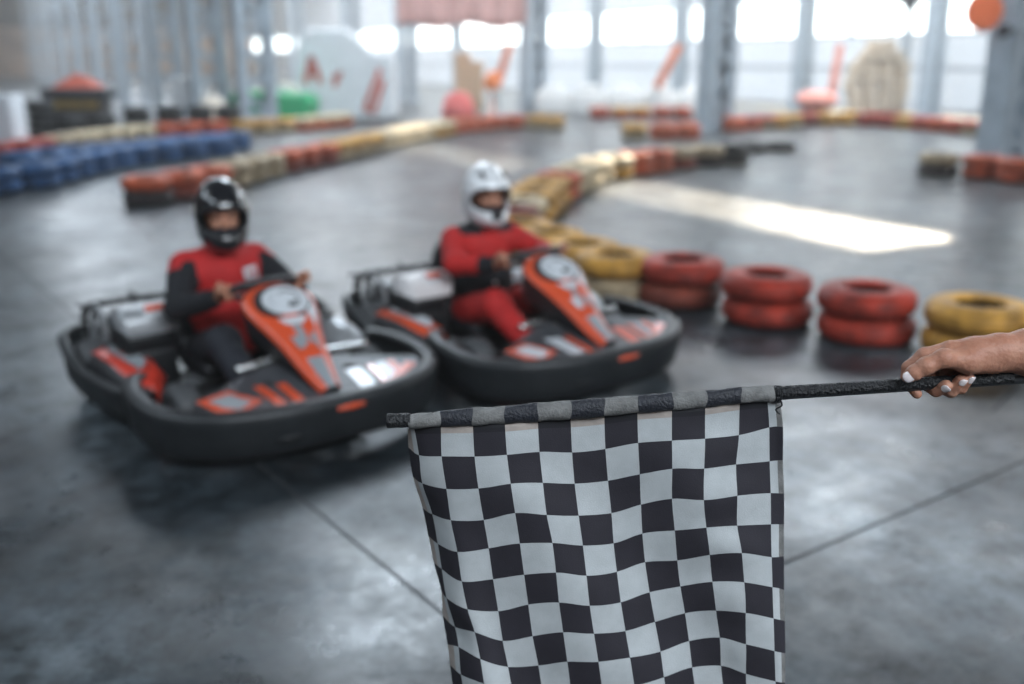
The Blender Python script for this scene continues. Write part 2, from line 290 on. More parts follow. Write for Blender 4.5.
# ------------------------------------------------------------------ building shell
U0, U1, V0, V1, ZR = -16, 112, -16, 27.3, 10.
floor_m = bpy.data.materials.new('polished_concrete'); floor_m.use_nodes = True
nt = floor_m.node_tree; b = nt.nodes['Principled BSDF']; L = nt.links.new
tc = nt.nodes.new('ShaderNodeTexCoord')
def noise(scale, detail=6, rough=.6, st=None, rz=0, dist=0):
    mp = nt.nodes.new('ShaderNodeMapping'); L(tc.outputs['Object'], mp.inputs[0])
    if st: mp.inputs['Scale'].default_value = st
    mp.inputs['Rotation'].default_value = (0, 0, rz)
    n = nt.nodes.new('ShaderNodeTexNoise'); n.inputs['Scale'].default_value = scale; n.inputs['Detail'].default_value = detail
    n.inputs['Roughness'].default_value = rough; n.inputs['Distortion'].default_value = dist; L(mp.outputs[0], n.inputs['Vector']); return n
def ramp(src, stops):
    r = nt.nodes.new('ShaderNodeValToRGB')
    while len(r.color_ramp.elements) < len(stops): r.color_ramp.elements.new(.5)
    for e, (p, c) in zip(r.color_ramp.elements, stops): e.position = p; e.color = (*c, 1) if len(c) == 3 else c
    L(src, r.inputs[0]); return r
def mix(f, a, b_, mode='MIX'):
    m = nt.nodes.new('ShaderNodeMix'); m.data_type = 'RGBA'; m.blend_type = mode
    (L(f, m.inputs[0]) if not isinstance(f, float) else setattr(m.inputs[0], 'default_value', f))
    L(a, m.inputs[6])
    if isinstance(b_, tuple): m.inputs[7].default_value = (*b_, 1)
    else: L(b_, m.inputs[7])
    return m
big = ramp(noise(.55, 7, .62, dist=.4).outputs['Fac'], [(.34, (.010, .014, .017)), (.50, (.034, .045, .053)), (.66, (.125, .148, .162))])
fine = ramp(noise(7, 8, .72).outputs['Fac'], [(.38, (.30, .30, .30)), (.60, (1.3, 1.3, 1.3))])
streak = ramp(noise(1.2, 6, .6, (1, .16, 1), .75, .3).outputs['Fac'], [(.40, (.45, .45, .47)), (.60, (1.15, 1.15, 1.15))])
m1 = mix(1., big.outputs[0], fine.outputs[0], 'MULTIPLY'); m2 = mix(1., m1.outputs[2], streak.outputs[0], 'MULTIPLY')
warm = ramp(noise(.9, 4, .5).outputs['Fac'], [(.62, (0, 0, 0)), (.75, (.35, .35, .35))])
m3 = mix(warm.outputs[0], m2.outputs[2], (.16, .145, .115)); L(m3.outputs[2], b.inputs['Base Color'])
rr = ramp(noise(2.6, 12, .8).outputs['Fac'], [(.34, (.23, .23, .23)), (.66, (.45, .45, .45))]); L(rr.outputs[0], b.inputs['Roughness'])
sr = ramp(noise(3.4, 12, .8).outputs['Fac'], [(.38, (.22, .22, .22)), (.62, (.78, .78, .78))]); L(sr.outputs[0], b.inputs['Specular IOR Level'])
bp = nt.nodes.new('ShaderNodeBump'); bp.inputs['Strength'].default_value = .12; bp.inputs['Distance'].default_value = .004
L(noise(2.2, 4, .5).outputs['Fac'], bp.inputs['Height']); L(bp.outputs[0], b.inputs['Normal'])
def slab(name, u0, u1, v0, v1, z0, z1, mat):
    mb = MB(); c = HU((u0+u1)/2, (v0+v1)/2, (z0+z1)/2); mb.box((0, 0, 0), (abs(v1-v0), abs(u1-u0), z1-z0))
    o = mb.build(name, mat, loc=c, rot=(0, 0, HROT)); return struct(o)
slab('floor', U0, U1, V0, V1, -.2, 0, floor_m)
joint_m = M('joint_filler', (.025, .027, .03), .8)
def strip(name, a, b_, wd, mat, z=.0015):
    a = Vector(a); b_ = Vector(b_); d = b_-a; mb = MB(); mb.box((0, 0, 0), (d.length, wd, z))
    o = mb.build(name, mat, loc=((a.x+b_.x)/2, (a.y+b_.y)/2, z/2+.0005), rot=(0, 0, math.atan2(d.y, d.x))); return struct(o)
J = JOINTS
def ext(a, b_, k0, k1):
    a = Vector(a); b_ = Vector(b_); d = b_-a; return a-d*k0, b_+d*k1
for n_, (a, b_, k0, k1, wd) in enumerate([(J[0], J[1], 6, .8, .009), (J[2], J[3], 1.4, 1.5, .009), (J[6], J[7], 0, 0, .016)]):
    p, q = ext(a, b_, k0, k1); strip('trim_%d' % (n_+1), p, q, wd, joint_m)
wall_m = M('painted_brick', (.15, .095, .07), .85, var=.5, scale=.8, col2=(.05, .03, .025))
panel_m = translucent('translucent_wall_sheet', (.80, .84, .88), .11)
frame_m = M('window_frame_steel', (.22, .26, .30), .5)
roof_m = M('roof_sheet', (.24, .26, .29), .7)
glass = glass_pane()
DZ0, DZ1 = 2.32, 3.72
# window wall: sill wall, head wall, windows in between
slab('wall_right_sill', U0, U1, V1, V1+.12, 0, DZ0, panel_m)
slab('wall_right_head', U0, U1, V1, V1+.12, DZ1, ZR, panel_m)
for k, v_ in enumerate((1.15,)):
    slab('trim_5', U0, U1, V1-.05, V1-.002, 1.25, 1.31, frame_m)
nb = 18; bu = (U1-U0)/nb
for k in range(nb):
    e = empty('window_%d' % (k+1), HU(U0+bu*(k+.5), V1+.06, DZ0), HROT); struct(e)
    mb = MB(); h = DZ1-DZ0
    for zz in (.04, h-.04): mb.box((0, 0, zz), (.1, bu, .08))
    for q in range(5):
        y = -bu/2+bu*q/4; y = max(min(y, bu/2-.05), -bu/2+.05); mb.box((0, y, h/2), (.1, .07 if q % 4 else .1, h))
    mb.build('window_frame', frame_m, e)
    g = MB(); g.box((0, 0, h/2), (.01, bu-.1, h-.1)); g.build('window_pane', glass, e)
slab('wall_left', U0, U1, V0-.2, V0, 0, ZR, wall_m)
slab('wall_back', U0-.2, U0, V0, V1, 0, ZR, wall_m)
# end wall with door and window openings (v0,v1,z0,z1)
ops = [(v_, v_+1.3, .3, 2.5) for v_ in (.6, 3.2, 5.4, 7.4, 9.6, 12.0, 14.2)]+[(v_, v_+1.0, .7, 2.0) for v_ in (16.8, 19.2, 21.6, 24.2)]
mb = MB(); vs = [V0]
def endbox(v0, v1, z0, z1):
    if v1-v0 > .01 and z1-z0 > .01: mb.box((-(v0+v1)/2*0+(v0+v1)/2, 0, (z0+z1)/2), (v1-v0, .3, z1-z0))
cur = V0
for (a, b_, z0, z1) in ops:
    endbox(cur, a, 0, ZR); endbox(a, b_, 0, z0); endbox(a, b_, z1, ZR); cur = b_
endbox(cur, V1, 0, ZR)
struct(mb.build('wall_front', wall_m, loc=HU(U1+.15, 0, 0), rot=(0, 0, HROT)))
for k, (a, b_, z0, z1) in enumerate(ops):
    e = empty('window_%d' % (nb+k+1), HU(U1+.1, (a+b_)/2, z0), HROT); struct(e)
    f = MB(); W_, H_ = b_-a, z1-z0
    for sx in (-1, 1): f.box((sx*(W_/2-.04), 0, H_/2), (.08, .12, H_))
    f.box((0, 0, H_-.04), (W_, .12, .08)); f.box((0, 0, .04), (W_, .12, .08)); f.build('window_frame', frame_m, e)
    g = MB(); g.box((0, 0, H_/2), (W_-.12, .01, H_-.12)); g.build('window_pane', glass, e)
slab('trim_6', U1-.06, U1-.01, V0, V1, 0, 4.6, M('lit_wall_tan', (.66, .45, .32), .8, var=.4, scale=.5, col2=(.28, .18, .13)))  # warm light on the end wall, put into the colour of a tan slab
# roof with one open clerestory slot along the hall, through which the sun falls on the track
S0, S1, SU0, SU1 = 17.9, 19.3, 14.5, 50.
slab('ceiling_left', U0, U1, V0, S0, ZR, ZR+.15, roof_m); slab('ceiling_right', U0, U1, S1, V1+.1, ZR, ZR+.15, roof_m)
slab('ceiling_front', SU1, U1, S0, S1, ZR, ZR+.15, roof_m); slab('ceiling_back', U0, SU0, S0, S1, ZR, ZR+.15, roof_m)
# ------------------------------------------------------------------ lattice columns
steel_m = M('painted_column_steel', (.44, .51, .57), .5, var=.25, scale=3)
def column_proto(wd, dp, H=9.98):
    meshes = {}
    c = []
    for sx in (-1, 1):
        m = MB(); x = sx*(wd/2-.05)
        m.box((x, 0, H/2), (.02, dp, H))
        for sy in (-1, 1): m.box((x+ -sx*.10, sy*(dp/2-.01), H/2), (.20, .02, H))
        c.append(m)
    l = MB(); n = int(H/.55)
    for sy in (-1, 1):
        for k in range(n):
            z0, z1 = .25+k*.55, .25+(k+1)*.55; s = 1 if k % 2 else -1
            p = Vector((-s*(wd/2-.05), sy*(dp/2+.005), z0)); q = Vector((s*(wd/2-.05), sy*(dp/2+.005), min(z1, H))); d = q-p
            a = math.atan2(d.x, d.z)
            l.box((p+q)/2, (.09, .012, d.length), (0, a, 0))
            if k % 4 == 0: l.box((0, sy*(dp/2+.005), z0), (wd-.1, .012, .12))
    bpl = MB(); bpl.box((0, 0, .02), (wd+.16, dp+.16, .04)); 
    for sx in (-1, 1):
        for sy in (-1, 1): bpl.lathe([(0, .075), (.02, .075), (.02, .04)], 8, (sx*(wd/2+.03), sy*(dp/2+.03), 0))
    return c, l, bpl
protos = {}
ordn = ['nearest', 'second', 'third', 'fourth', 'fifth', 'sixth', 'seventh', 'eighth', 'ninth', 'tenth', 'eleventh', 'twelfth', 'thirteenth', 'fourteenth']
def copy_tree(o, parent=None):
    c = o.copy(); COL.objects.link(c)
    if parent: c.parent = parent
    for ch in [x for x in bpy.data.objects if x.parent == o]:
        copy_tree(ch, c)
    return c
def place_columns(key, wd, dp, spots, row, group):
    first = None
    for i, (x, y) in enumerate(spots):
        if first is None:
            c, l, bpl = column_proto(wd, dp)
            e = empty('steel_column', (x, y, 0), HROT)
            for q in c: q.build('channel', steel_m, e)
            l.build('lacing', steel_m, e); bpl.build('base_plate', steel_m, e); first = e
        else:
            e = copy_tree(first); e.location = (x, y, 0)
        tag(e, 'blue-grey lattice steel column, %s from the camera in %s' % (ordn[i], row), 'column', group)
place_columns('A', .80, .50, COLA, 'the middle row', 'columns of the middle row')
place_columns('B', .95, .5, COLB, 'the dense left row', 'columns of the left row')
place_columns('C', .62, .4, COLC, 'the row by the windows', 'columns of the window row')
# slim post with hooded lamp
e = empty('lamp_post', (*LAMP, 0), HROT, 'slim grey post with a dark flared hood near its top, in front of the windows', 'lamp post')
m = MB(); m.tube([(0, 0, 0), (0, 0, 5.4)], .14, 12); m.build('post', steel_m, e)
m = MB(); m.lathe([(.10, 3.75), (.2, 3.6), (.55, 3.48), (.57, 3.42), (.16, 3.1), (.15, 3.0)], 20); m.build('hood', M('dark_hood', (.08, .10, .12), .5), e)
# ------------------------------------------------------------------ tyres
ty_cols = dict(red=(.46, .042, .020), orange=(.66, .11, .03), yellow=(.74, .38, .065), tan=(.55, .42, .26), cream=(.82, .66, .42), blue=(.012, .092, .26), dark=(.035, .022, .022), black=(.018, .020, .024), rust=(.28, .055, .03))
rub_m = M('bare_rubber', (.02, .02, .022), .7)
R_T, H_T = .275, .153
tyre_mesh = {}
def tyre_proto(c):
    if c in tyre_mesh: return tyre_mesh[c]
    mt = M('tyre_paint_'+c, ty_cols[c], .55, var=.38, scale=7, bump=.25, bscale=30, col2=tuple(x*.28+.008 for x in ty_cols[c]), spec=.3)
    h = H_T/2; R = R_T; m = MB()
    prof = [(.130, -h+.030, 1), (.132, -h+.014, 0), (.150, -h+.005, 0), (.205, -h, 0), (.240, -h+.010, 0), (.262, -h+.026, 0), (.2725, -h+.045, 0), (.2745, -.03, 0), (.2705, -.027, 0), (.2705, -.020, 0), (.275, -.017, 0),
            (.275, .017, 0), (.2705, .020, 0), (.2705, .027, 0), (.2745, .03, 0), (.2725, h-.045, 0), (.262, h-.026, 0), (.240, h-.010, 0), (.205, h, 0), (.150, h-.005, 0), (.132, h-.014, 0), (.130, h-.030, 1), (.20, h-.035, 1), (.245, 0, 1), (.20, -h+.035, 1)]
    m.lathe(prof, 40, closed=True)
    o = m.build('tyre', [mt, rub_m]); tyre_mesh[c] = o.data; bpy.data.objects.remove(o)
    return tyre_mesh[c]
def tyre(c, x, y, lv, label, group, jit=.018, tilt=.03):
    o = bpy.data.objects.new('tyre', tyre_proto(c)); COL.objects.link(o)
    o.location = (x+random.uniform(-jit, jit)*(lv > 0), y+random.uniform(-jit, jit)*(lv > 0), H_T/2+lv*(H_T+.001)+.001)
    o.rotation_euler = (0, 0, random.uniform(0, 6.28)); tag(o, label, 'tyre', group); return o
nth = ['first', 'second', 'third', 'fourth', 'fifth', 'sixth', 'seventh', 'eighth', 'ninth', 'tenth', 'eleventh', 'twelfth', 'thirteenth', 'fourteenth', 'fifteenth', 'sixteenth', 'seventeenth', 'eighteenth', 'nineteenth', 'twentieth', 'twenty-first', 'twenty-second', 'twenty-third', 'twenty-fourth', 'twenty-fifth', 'twenty-sixth', 'twenty-seventh', 'twenty-eighth', 'twenty-ninth', 'thirtieth', 'thirty-first', 'thirty-second']
lvl = {1: [''], 2: ['lower tyre', 'upper tyre'], 3: ['bottom tyre', 'middle tyre', 'top tyre'], 4: ['bottom tyre', 'second tyre up', 'third tyre up', 'top tyre'], 5: ['bottom tyre', 'second tyre up', 'third tyre up', 'fourth tyre up', 'top tyre'],
       6: ['bottom tyre', 'second tyre up', 'third tyre up', 'fourth tyre up', 'fifth tyre up', 'top tyre']}
def resample(P, sp):
    P = [Vector(p) for p in P]; out = [P[0]]; i = 0; cur = P[0]
    while i < len(P)-1:
        if (P[i+1]-cur).length < 1e-6: i += 1; continue
        # walk until distance from last point is sp
        a, b_ = cur, P[i+1]; last = out[-1]
        if (b_-last).length >= sp:
            lo, hi = 0., 1.
            for _ in range(40):
                mid = (lo+hi)/2
                if (a.lerp(b_, mid)-last).length < sp: lo = mid
                else: hi = mid
            cur = a.lerp(b_, hi); out.append(cur)
        else: i += 1; cur = b_
    return out
def barrier(pts, cols, n, where, start, group, sp=.565, resamp=True):
    P = resample(pts, sp) if resamp else pts
    for i, p in enumerate(P):
        cs = cols(i, len(P)); k = len(cs)
        for lv in range(k):
            cn = {'dark': 'black-brown', 'rust': 'dark red'}.get(cs[lv], cs[lv])
            tyre(cs[lv], p[0], p[1], lv, '%s tyre, %s of %s stack from the %s, %s' % (cn, lvl[k][lv].replace(' tyre', ''), nth[i], start, where), group)
    return P
near_c = [('yellow', 'yellow'), ('yellow', 'yellow'), ('red', 'red'), ('red', 'red'), ('rust', 'red'), ('tan', 'yellow'), ('tan', 'yellow'), ('tan', 'yellow'), ('yellow', 'yellow'), ('tan', 'cream')]
barrier(ROWS['near'], lambda i, n: near_c[min(i, 9)], 2, 'near barrier', 'right', 'tyres of the near barrier', resamp=False)
bc = [('rust', 'rust'), ('rust', 'cream'), ('yellow', 'yellow'), ('yellow', 'yellow'), ('yellow', 'yellow'), ('orange', 'orange'), ('cream', 'cream'), ('cream', 'cream'), ('cream', 'cream'), ('yellow', 'cream'), ('orange', 'orange'), ('orange', 'orange'), ('rust', 'tan'), ('dark', 'tan'), ('black', 'black')]
barrier(ROWS['bend'], lambda i, n: bc[min(i, 14)], 2, 'curved barrier behind the white helmet', 'front', 'tyres of the curved barrier')
def midc(i, n):
    if i == 0: return ('dark', 'orange')
    if i < 3: return ('rust', 'orange')
    if i < 6: return ('tan', 'tan')
    if i < 9: return ('rust', 'orange')
    if i < 13: return ('tan', 'yellow')
    t = (i-13)/max(1, n-13)
    return ('cream', 'cream') if t < .35 else ('yellow', 'cream') if t < .5 else ('orange', 'orange') if t < .8 else ('tan', 'yellow')
barrier(ROWS['mid'], midc, 2, 'long middle barrier', 'left', 'tyres of the long middle barrier')
barrier(ROWS['blue'], lambda i, n: ('blue', 'blue'), 2, 'front row of the blue barrier', 'left', 'blue tyres of the front row')
barrier(ROWS['blueback'], lambda i, n: ('blue', 'blue'), 2, 'rear row of the blue barrier', 'left', 'blue tyres of the rear row')
def backc(i, n):
    t = i/n
    return ('rust', 'red') if t < .2 else ('tan', 'tan') if t < .3 else ('tan', 'cream') if t < .5 else ('red', 'orange') if t < .62 else ('tan', 'yellow') if t < .8 else ('orange', 'cream')
barrier(ROWS['back'], backc, 2, 'barrier beyond the blue tyres', 'left', 'tyres beyond the blue barrier')
barrier(ROWS['right'], lambda i, n: [('dark', 'tan'), ('orange', 'orange'), ('orange', 'orange')][min(i, 2)], 2, 'short barrier at the right edge', 'left', 'tyres beside the right column')
barrier(ROWS['farright'], lambda i, n: [('orange', 'orange'), ('orange', 'red'), ('tan', 'red'), ('yellow', 'yellow'), ('tan', 'yellow'), ('rust', 'red'), ('yellow', 'yellow'), ('yellow', 'yellow'), ('red', 'red'), ('red', 'red'), ('yellow', 'yellow'), ('orange', 'red')][i % 12], 2, 'far barrier under the windows', 'left', 'tyres of the far right barrier')
barrier(ROWS['farback'], lambda i, n: ('orange', 'yellow') if i in (1, 2) else ('red', 'orange'), 2, 'row before the white blocks', 'left', 'tyres before the white blocks')
barrier(ROWS['midfar'], lambda i, n: ('tan', 'yellow') if i < 1 else ('orange', 'orange'), 2, 'short row left of the big column', 'left', 'tyres left of the middle column')
for i, (x, y) in enumerate([(-9.42, 20.45), (-8.85, 20.4), (-8.27, 20.6), (-7.72, 21.0), (-7.17, 21.35), (-6.62, 21.6), (-6.05, 21.8), (-10.1, 20.6)]):
    k = [5, 3, 3, 4, 4, 4, 4, 4][i]
    for lv in range(k): tyre('black', x, y, lv, 'bare black tyre, %s of %s stack from the left, beside the dark booth' % (lvl[k][lv].replace(' tyre', ''), nth[i]), 'bare black tyres piled by the booth')
for i, (x, y) in enumerate([(4.15, 17.6), (4.75, 17.9), (4.3, 18.2)]):
    tyre('black', x, y, 0, 'single bare black tyre lying by the big middle column, %s' % ['nearest to the track', 'rightmost', 'hidden furthest back'][i], 'loose black tyres by the middle column')
# ------------------------------------------------------------------ checkered flag
white_c = M('flag_white', (.445, .475, .487), .8, var=.14, scale=28, bump=.12, bscale=500)
black_c = M('flag_black', (.020, .018, .026), .75, var=.2, scale=30, bump=.12, bscale=500)
dirty_c = M('flag_dirty_white', (.20, .20, .195), .85, var=.45, scale=40, bump=.3, bscale=300)
beige_c = M('flag_beige_seam', (.42, .37, .335), .85, var=.25, scale=40)
deep_c = M('flag_black_seam', (.010, .010, .014), .8)
def cr(a, b_, c, d, t): return .5*((2*b_)+(c-a)*t+(2*a-5*b_+4*c-d)*t*t+(3*b_-a-3*c+d)*t**3)
FA = np.array(FLAG)           # [col][row][3]
def gp(i, j):
    ni, nj = FA.shape[:2]
    def g1(a, b_):
        if a < 0: return 2*g1(0, b_)-g1(1, b_)
        if a >= ni: return 2*g1(ni-1, b_)-g1(ni-2, b_)
        if b_ < 0: return 2*g1(a, 0)-g1(a, 1)
        if b_ >= nj: return 2*g1(a, nj-1)-g1(a, nj-2)
        return FA[a, b_]
    return g1(i, j)
flag = empty('checkered_flag', POLE[0], 0, 'black and white checkered flag on a taped black pole held across the foreground', 'flag')
fo = Vector(POLE[0])
NS = 8; ni, nj = FA.shape[0]-1, FA.shape[1]-1
GX, GY = ni*NS+1, nj*NS+1
P = np.zeros((GX, GY, 3))
cache = {(a, b_): gp(a, b_) for a in range(-1, ni+3) for b_ in range(-1, nj+3)}
for X in range(GX):
    i, u = min(X//NS, ni-1), X/NS-min(X//NS, ni-1)
    for Y in range(GY):
        j, v = min(Y//NS, nj-1), Y/NS-min(Y//NS, nj-1)
        q = [cr(*[cache[(i+a, j+b_)] for a in (-1, 0, 1, 2)], u) for b_ in (-1, 0, 1, 2)]
        p = cr(*q, v).copy()
        # small creases of the cloth
        p[1] += .0011*math.sin(X*.31+Y*.17)+.0009*math.sin(X*.12-Y*.33+1)+.0022*math.exp(-((X-84)**2)/60)*math.sin(Y*.45)
        P[X, Y] = p
mb = MB(); vv = [(Vector(P[X, Y])-fo) for X in range(GX) for Y in range(GY)]; ff = []; mm = []
for X in range(GX-1):
    for Y in range(GY-1):
        i, j = X//NS, Y//NS; u = X % NS/NS; v = Y % NS/NS
        blk = (i+j) % 2 == 1
        if i == 0: mi = 1 if blk else (3 if u < .6 else 0)
        elif i == ni-1: mi = 1 if blk else (2 if u >= .5 else 0)
        else: mi = 1 if blk else 0
        if j == 0 and v < .22 and 0 < i < ni-1: mi = 4 if blk else 3
        ff.append((X*GY+Y, X*GY+Y+1, (X+1)*GY+Y+1, (X+1)*GY+Y)); mm.append(mi)
mb.v = [tuple(p) for p in vv]; mb.f = ff; mb.m = mm; mb.sm = [True]*len(ff)
cl = mb.build('cloth', [white_c, black_c, dirty_c, beige_c, deep_c], flag)
so_ = cl.modifiers.new('thickness', 'SOLIDIFY'); so_.thickness = .0012; so_.offset = 0
# sleeve sewn around the pole
SV = [Vector(p[:3]) for p in SLV]; SR = [p[3] for p in SLV]
mb = MB(); seg = 20; rings = []
NSL = 8
for k in range((len(SV)-1)*NSL+1):
    i = min(k//NSL, len(SV)-2); t = k/NSL-i
    c = SV[i].lerp(SV[i+1], t)-fo; r = SR[i]*(1-t)+SR[i+1]*t
    ring = []
    for a in range(seg):
        an = 2*PI*a/seg; wob = .0006*math.sin(k*.9+a*1.3)+.0005*math.sin(k*.37+a*.7)
        ring.append(c+Vector((.0012*math.sin(an*2+k), math.cos(an)*(r*.92+wob), math.sin(an)*(r+wob))))
    rings.append(ring)
V_ = [p for r in rings for p in r]; F_ = []; M_ = []
for k in range(len(rings)-1):
    for a in range(seg):
        a2 = (a+1) % seg; F_.append((k*seg+a, (k+1)*seg+a, (k+1)*seg+a2, k*seg+a2)); M_.append(1 if (k//NSL) % 2 else 0)
mb.v = [tuple(p) for p in V_]; mb.f = F_; mb.m = M_; mb.sm = [True]*len(F_)
sl = mb.build('sleeve', [dirty_c, M('sleeve_black', (.016, .018, .026), .6, var=.3, scale=60, bump=.4, bscale=250)], flag); so2 = sl.modifiers.new('thickness', 'SOLIDIFY'); so2.thickness = .001
PL = [Vector(p)-fo for p in POLE]
tape_m = M('black_grip_tape', (.010, .011, .013), .5, var=.5, scale=60, bump=.7, bscale=220)
mb = MB(); mb.tube([PL[0], PL[5]+(PL[5]-PL[4])*2.5], .0075, 14); mb.build('pole', M('pole_metal', (.06, .065, .07), .35, metal=.7), flag)
def taped(a, b_, r, pitch=.0042):
    n = int((b_-a).length/.0011); path = [a.lerp(b_, k/n) for k in range(n+1)]
    sc = [((1+.055*(((k*.0011) % pitch)/pitch)+.02*math.sin(k*.35)+random.uniform(-.008, .008)),)*2 for k in range(n+1)]
    m = MB(); m.tube(path, r, 16, scale=sc); return m
taped(PL[2]+Vector((-.004, 0, .001)), PL[4], .0094).build('grip_tape', tape_m, flag)
taped(PL[0], PL[1]+Vector((.004, 0, 0)), .0108).build('tip_tape', tape_m, flag)
m = MB(); c = PL[2]+Vector((.004, 0, 0))
for k in range(3): m.tube([c+Vector((.003*k-.003+.0015*math.sin(a), .0125*math.cos(a), .0125*math.sin(a)-.001)) for a in [2*PI*q/20 for q in range(20)]], .0016, 6, closed=True)
m.tube(catmull([c+Vector((0, -.011, -.004)), c+Vector((.004, -.014, -.014)), c+Vector((-.004, -.012, -.022)), c+Vector((.003, -.010, -.03))], 6), .0014, 6)
m.build('tie_cord', tape_m, flag)
# ------------------------------------------------------------------ hand and arm holding the pole
def sss_skin(name, col, var=.16):
    m = M(name, col, .5, var=var, scale=26, bump=.22, bscale=160, col2=(col[0]*.82, col[1]*.70, col[2]*.66), spec=.32)
    b = m.node_tree.nodes['Principled BSDF']; b.inputs['Subsurface Weight'].default_value = .12; b.inputs['Subsurface Radius'].default_value = (.6, .25, .12); b.inputs['Subsurface Scale'].default_value = .01
    return m
skin_m = sss_skin('skin_tan', (.42, .215, .145))
hx = [Vector(p[:3]) for ch in HAND.values() for p in ch]
wr = Vector(HAND['forearm'][3][:3])
pers = empty('person', wr, 0, 'person at the right edge, bare forearm and hand gripping the flag pole', 'person')
lo = [min(p[i] for p in hx)-.05 for i in range(3)]; hi = [max(p[i] for p in hx)+.05 for i in range(3)]; hi[0] = 1.27
loc_ = lambda ch: [tuple(Vector(p[:3])-wr)+(p[3],) for p in ch]
f = Field(Vector(lo)-wr, Vector(hi)-wr, .0013)
Hd = {k: loc_(v) for k, v in HAND.items()}
f.chain(Hd['forearm'], .02)
for k in ('palm1', 'palm2', 'palm3'): f.chain(Hd[k], .012)
f.chain(Hd['thenar'], .010); f.chain(Hd['thumb'], .004)
for k in ('index', 'middle', 'ring', 'pinky'): f.chain(Hd[k], .0028)
# knuckles and the wrist bone
for k in ('index', 'middle', 'ring', 'pinky'):
    p = Hd[k][0]; f.ell((p[0]+.001, p[1]-.001, p[2]+.004), (.011, .009, .008), .006); q = Hd[k][1]; f.ell(q[:3], (q[3]*1.04,)*3, .004)
p = Hd['forearm'][3]; f.ell((p[0]+.012, p[1]-.004, p[2]+.015), (.014, .011, .008), .012)
q = Hd['thumb'][0]; f.ell((q[0], q[1]-.002, q[2]), (.0145, .0135, .0135), .006)
q = Hd['thumb'][1]; f.ell(q[:3], (q[3]*1.03,)*3, .004)
# tendons on the back of the hand
for k in ('index', 'middle', 'ring'):
    p = Hd[k][0]; q = Hd['forearm'][3]; f.cap((p[0], p[1], p[2]+.006), (q[0]-.01, q[1], q[2]+.017), .0035, .003, .008)
f.build('body', [skin_m], pers)
nail_m = M('nail_varnish', (.80, .72, .72), .18, coat=.6)
def nail(a, b_, r, toward, size=(.0062, .0050), sh=.25):
    """plate bowed over the finger tip: a = distal joint, b_ = tip"""
    a = Vector(a); b_ = Vector(b_); t = (b_-a).normalized(); n = Vector(toward); n = (n-t*n.dot(t)).normalized(); s_ = t.cross(n)
    m = MB(); V = []; F = []; nu, nv = 8, 8
    c = b_ + t*r*sh
    for i in range(nu+1):
        for j in range(nv+1):
            u = (i/nu*2-1); v = (j/nv*2-1); wv = math.sqrt(max(0, 1-abs(u)**2.4*.80))
            an = v*.82*wv; rr_ = r*(1.03 - .16*max(0, u)**2)
            V.append(c+t*(u*size[0])+(n*math.cos(an)+s_*math.sin(an))*rr_)
    for i in range(nu):
        for j in range(nv): F.append((i*(nv+1)+j, (i+1)*(nv+1)+j, (i+1)*(nv+1)+j+1, i*(nv+1)+j+1))
    m.add(V, F, 0, True); o = m.build('nail', nail_m, pers); o['label'] = 'pale polished fingernail'; k = o.modifiers.new('t', 'SOLIDIFY'); k.thickness = .0007; k.offset = 1
camd = Vector((-.30, -1, .25))
nail(Hd['thumb'][2][:3], Hd['thumb'][3][:3], Hd['thumb'][3][3]*1.22, (-.1, -1, .45), (.0076, .0050), -.1)
nail(Hd['middle'][3][:3], Hd['middle'][4][:3], Hd['middle'][4][3], (0, -1, .1))
nail(Hd['ring'][3][:3], Hd['ring'][4][:3], Hd['ring'][4][3], (.2, -1, .1))
nail(Hd['pinky'][3][:3], Hd['pinky'][4][:3], Hd['pinky'][4][3], (.3, -1, .1), (.0065, .005))
f = Field((.36, -.16, -.20), (.80, .55, .50), .009)
a0 = Vector(Hd['forearm'][0][:3]); f.cap(a0+Vector((-.02, 0, 0)), a0+Vector((.10, .05, -.02)), .050, .058, .02); f.cap(a0+Vector((.10, .05, -.02)), a0+Vector((.22, .24, .22)), .060, .078, .03)
f.build('jacket_sleeve', [M('dark_jacket', (.03, .035, .045), .8, bump=.4, bscale=40)], pers)
# ------------------------------------------------------------------ things in the background
def polyprism(name, poly, depth, mat, loc, rz, parent=None, bev=.0):
    """outline in the x-z plane extruded in y"""
    m = MB(); n = len(poly); V = [(x, -depth/2, z) for x, z in poly]+[(x, depth/2, z) for x, z in poly]
    m.add(V, [list(range(n)), list(range(2*n-1, n-1, -1))]+[(i, i+n, (i+1) % n+n, (i+1) % n) for i in range(n)])
    o = m.build(name, mat, parent, loc, (0, 0, rz))
    if bev: k = o.modifiers.new('b', 'BEVEL'); k.width = bev; k.segments = 3
    return o
# pink cloth hung between columns
e = empty('hanging_banner', (-1.45, 30, 0), .0, 'pale pink-red cloth banner hanging high between two columns', 'banner')
m = MB(); V = []; F = []; nx, nz = 40, 10
for i in range(nx+1):
    for j in range(nz+1):
        x = -1.85+3.7*i/nx; z = 2.47+j*.305+ (.07*math.sin(i*.33+.5) if j == 0 else 0); V.append((x, .06*math.sin(i*.9)+.03*math.sin(i*.37+j), z))
for i in range(nx):
    for j in range(nz): F.append((i*(nz+1)+j, (i+1)*(nz+1)+j, (i+1)*(nz+1)+j+1, i*(nz+1)+j+1))
m.add(V, F, 0, True); o = m.build('cloth', M('pink_cloth', (.84, .50, .46), .9, var=.15, scale=2), e); k = o.modifiers.new('t', 'SOLIDIFY'); k.thickness = .01
m = MB(); m.tube([(-2.4, 0, 5.54), (2.4, 0, 5.54)], .03); m.build('rail', steel_m, e)
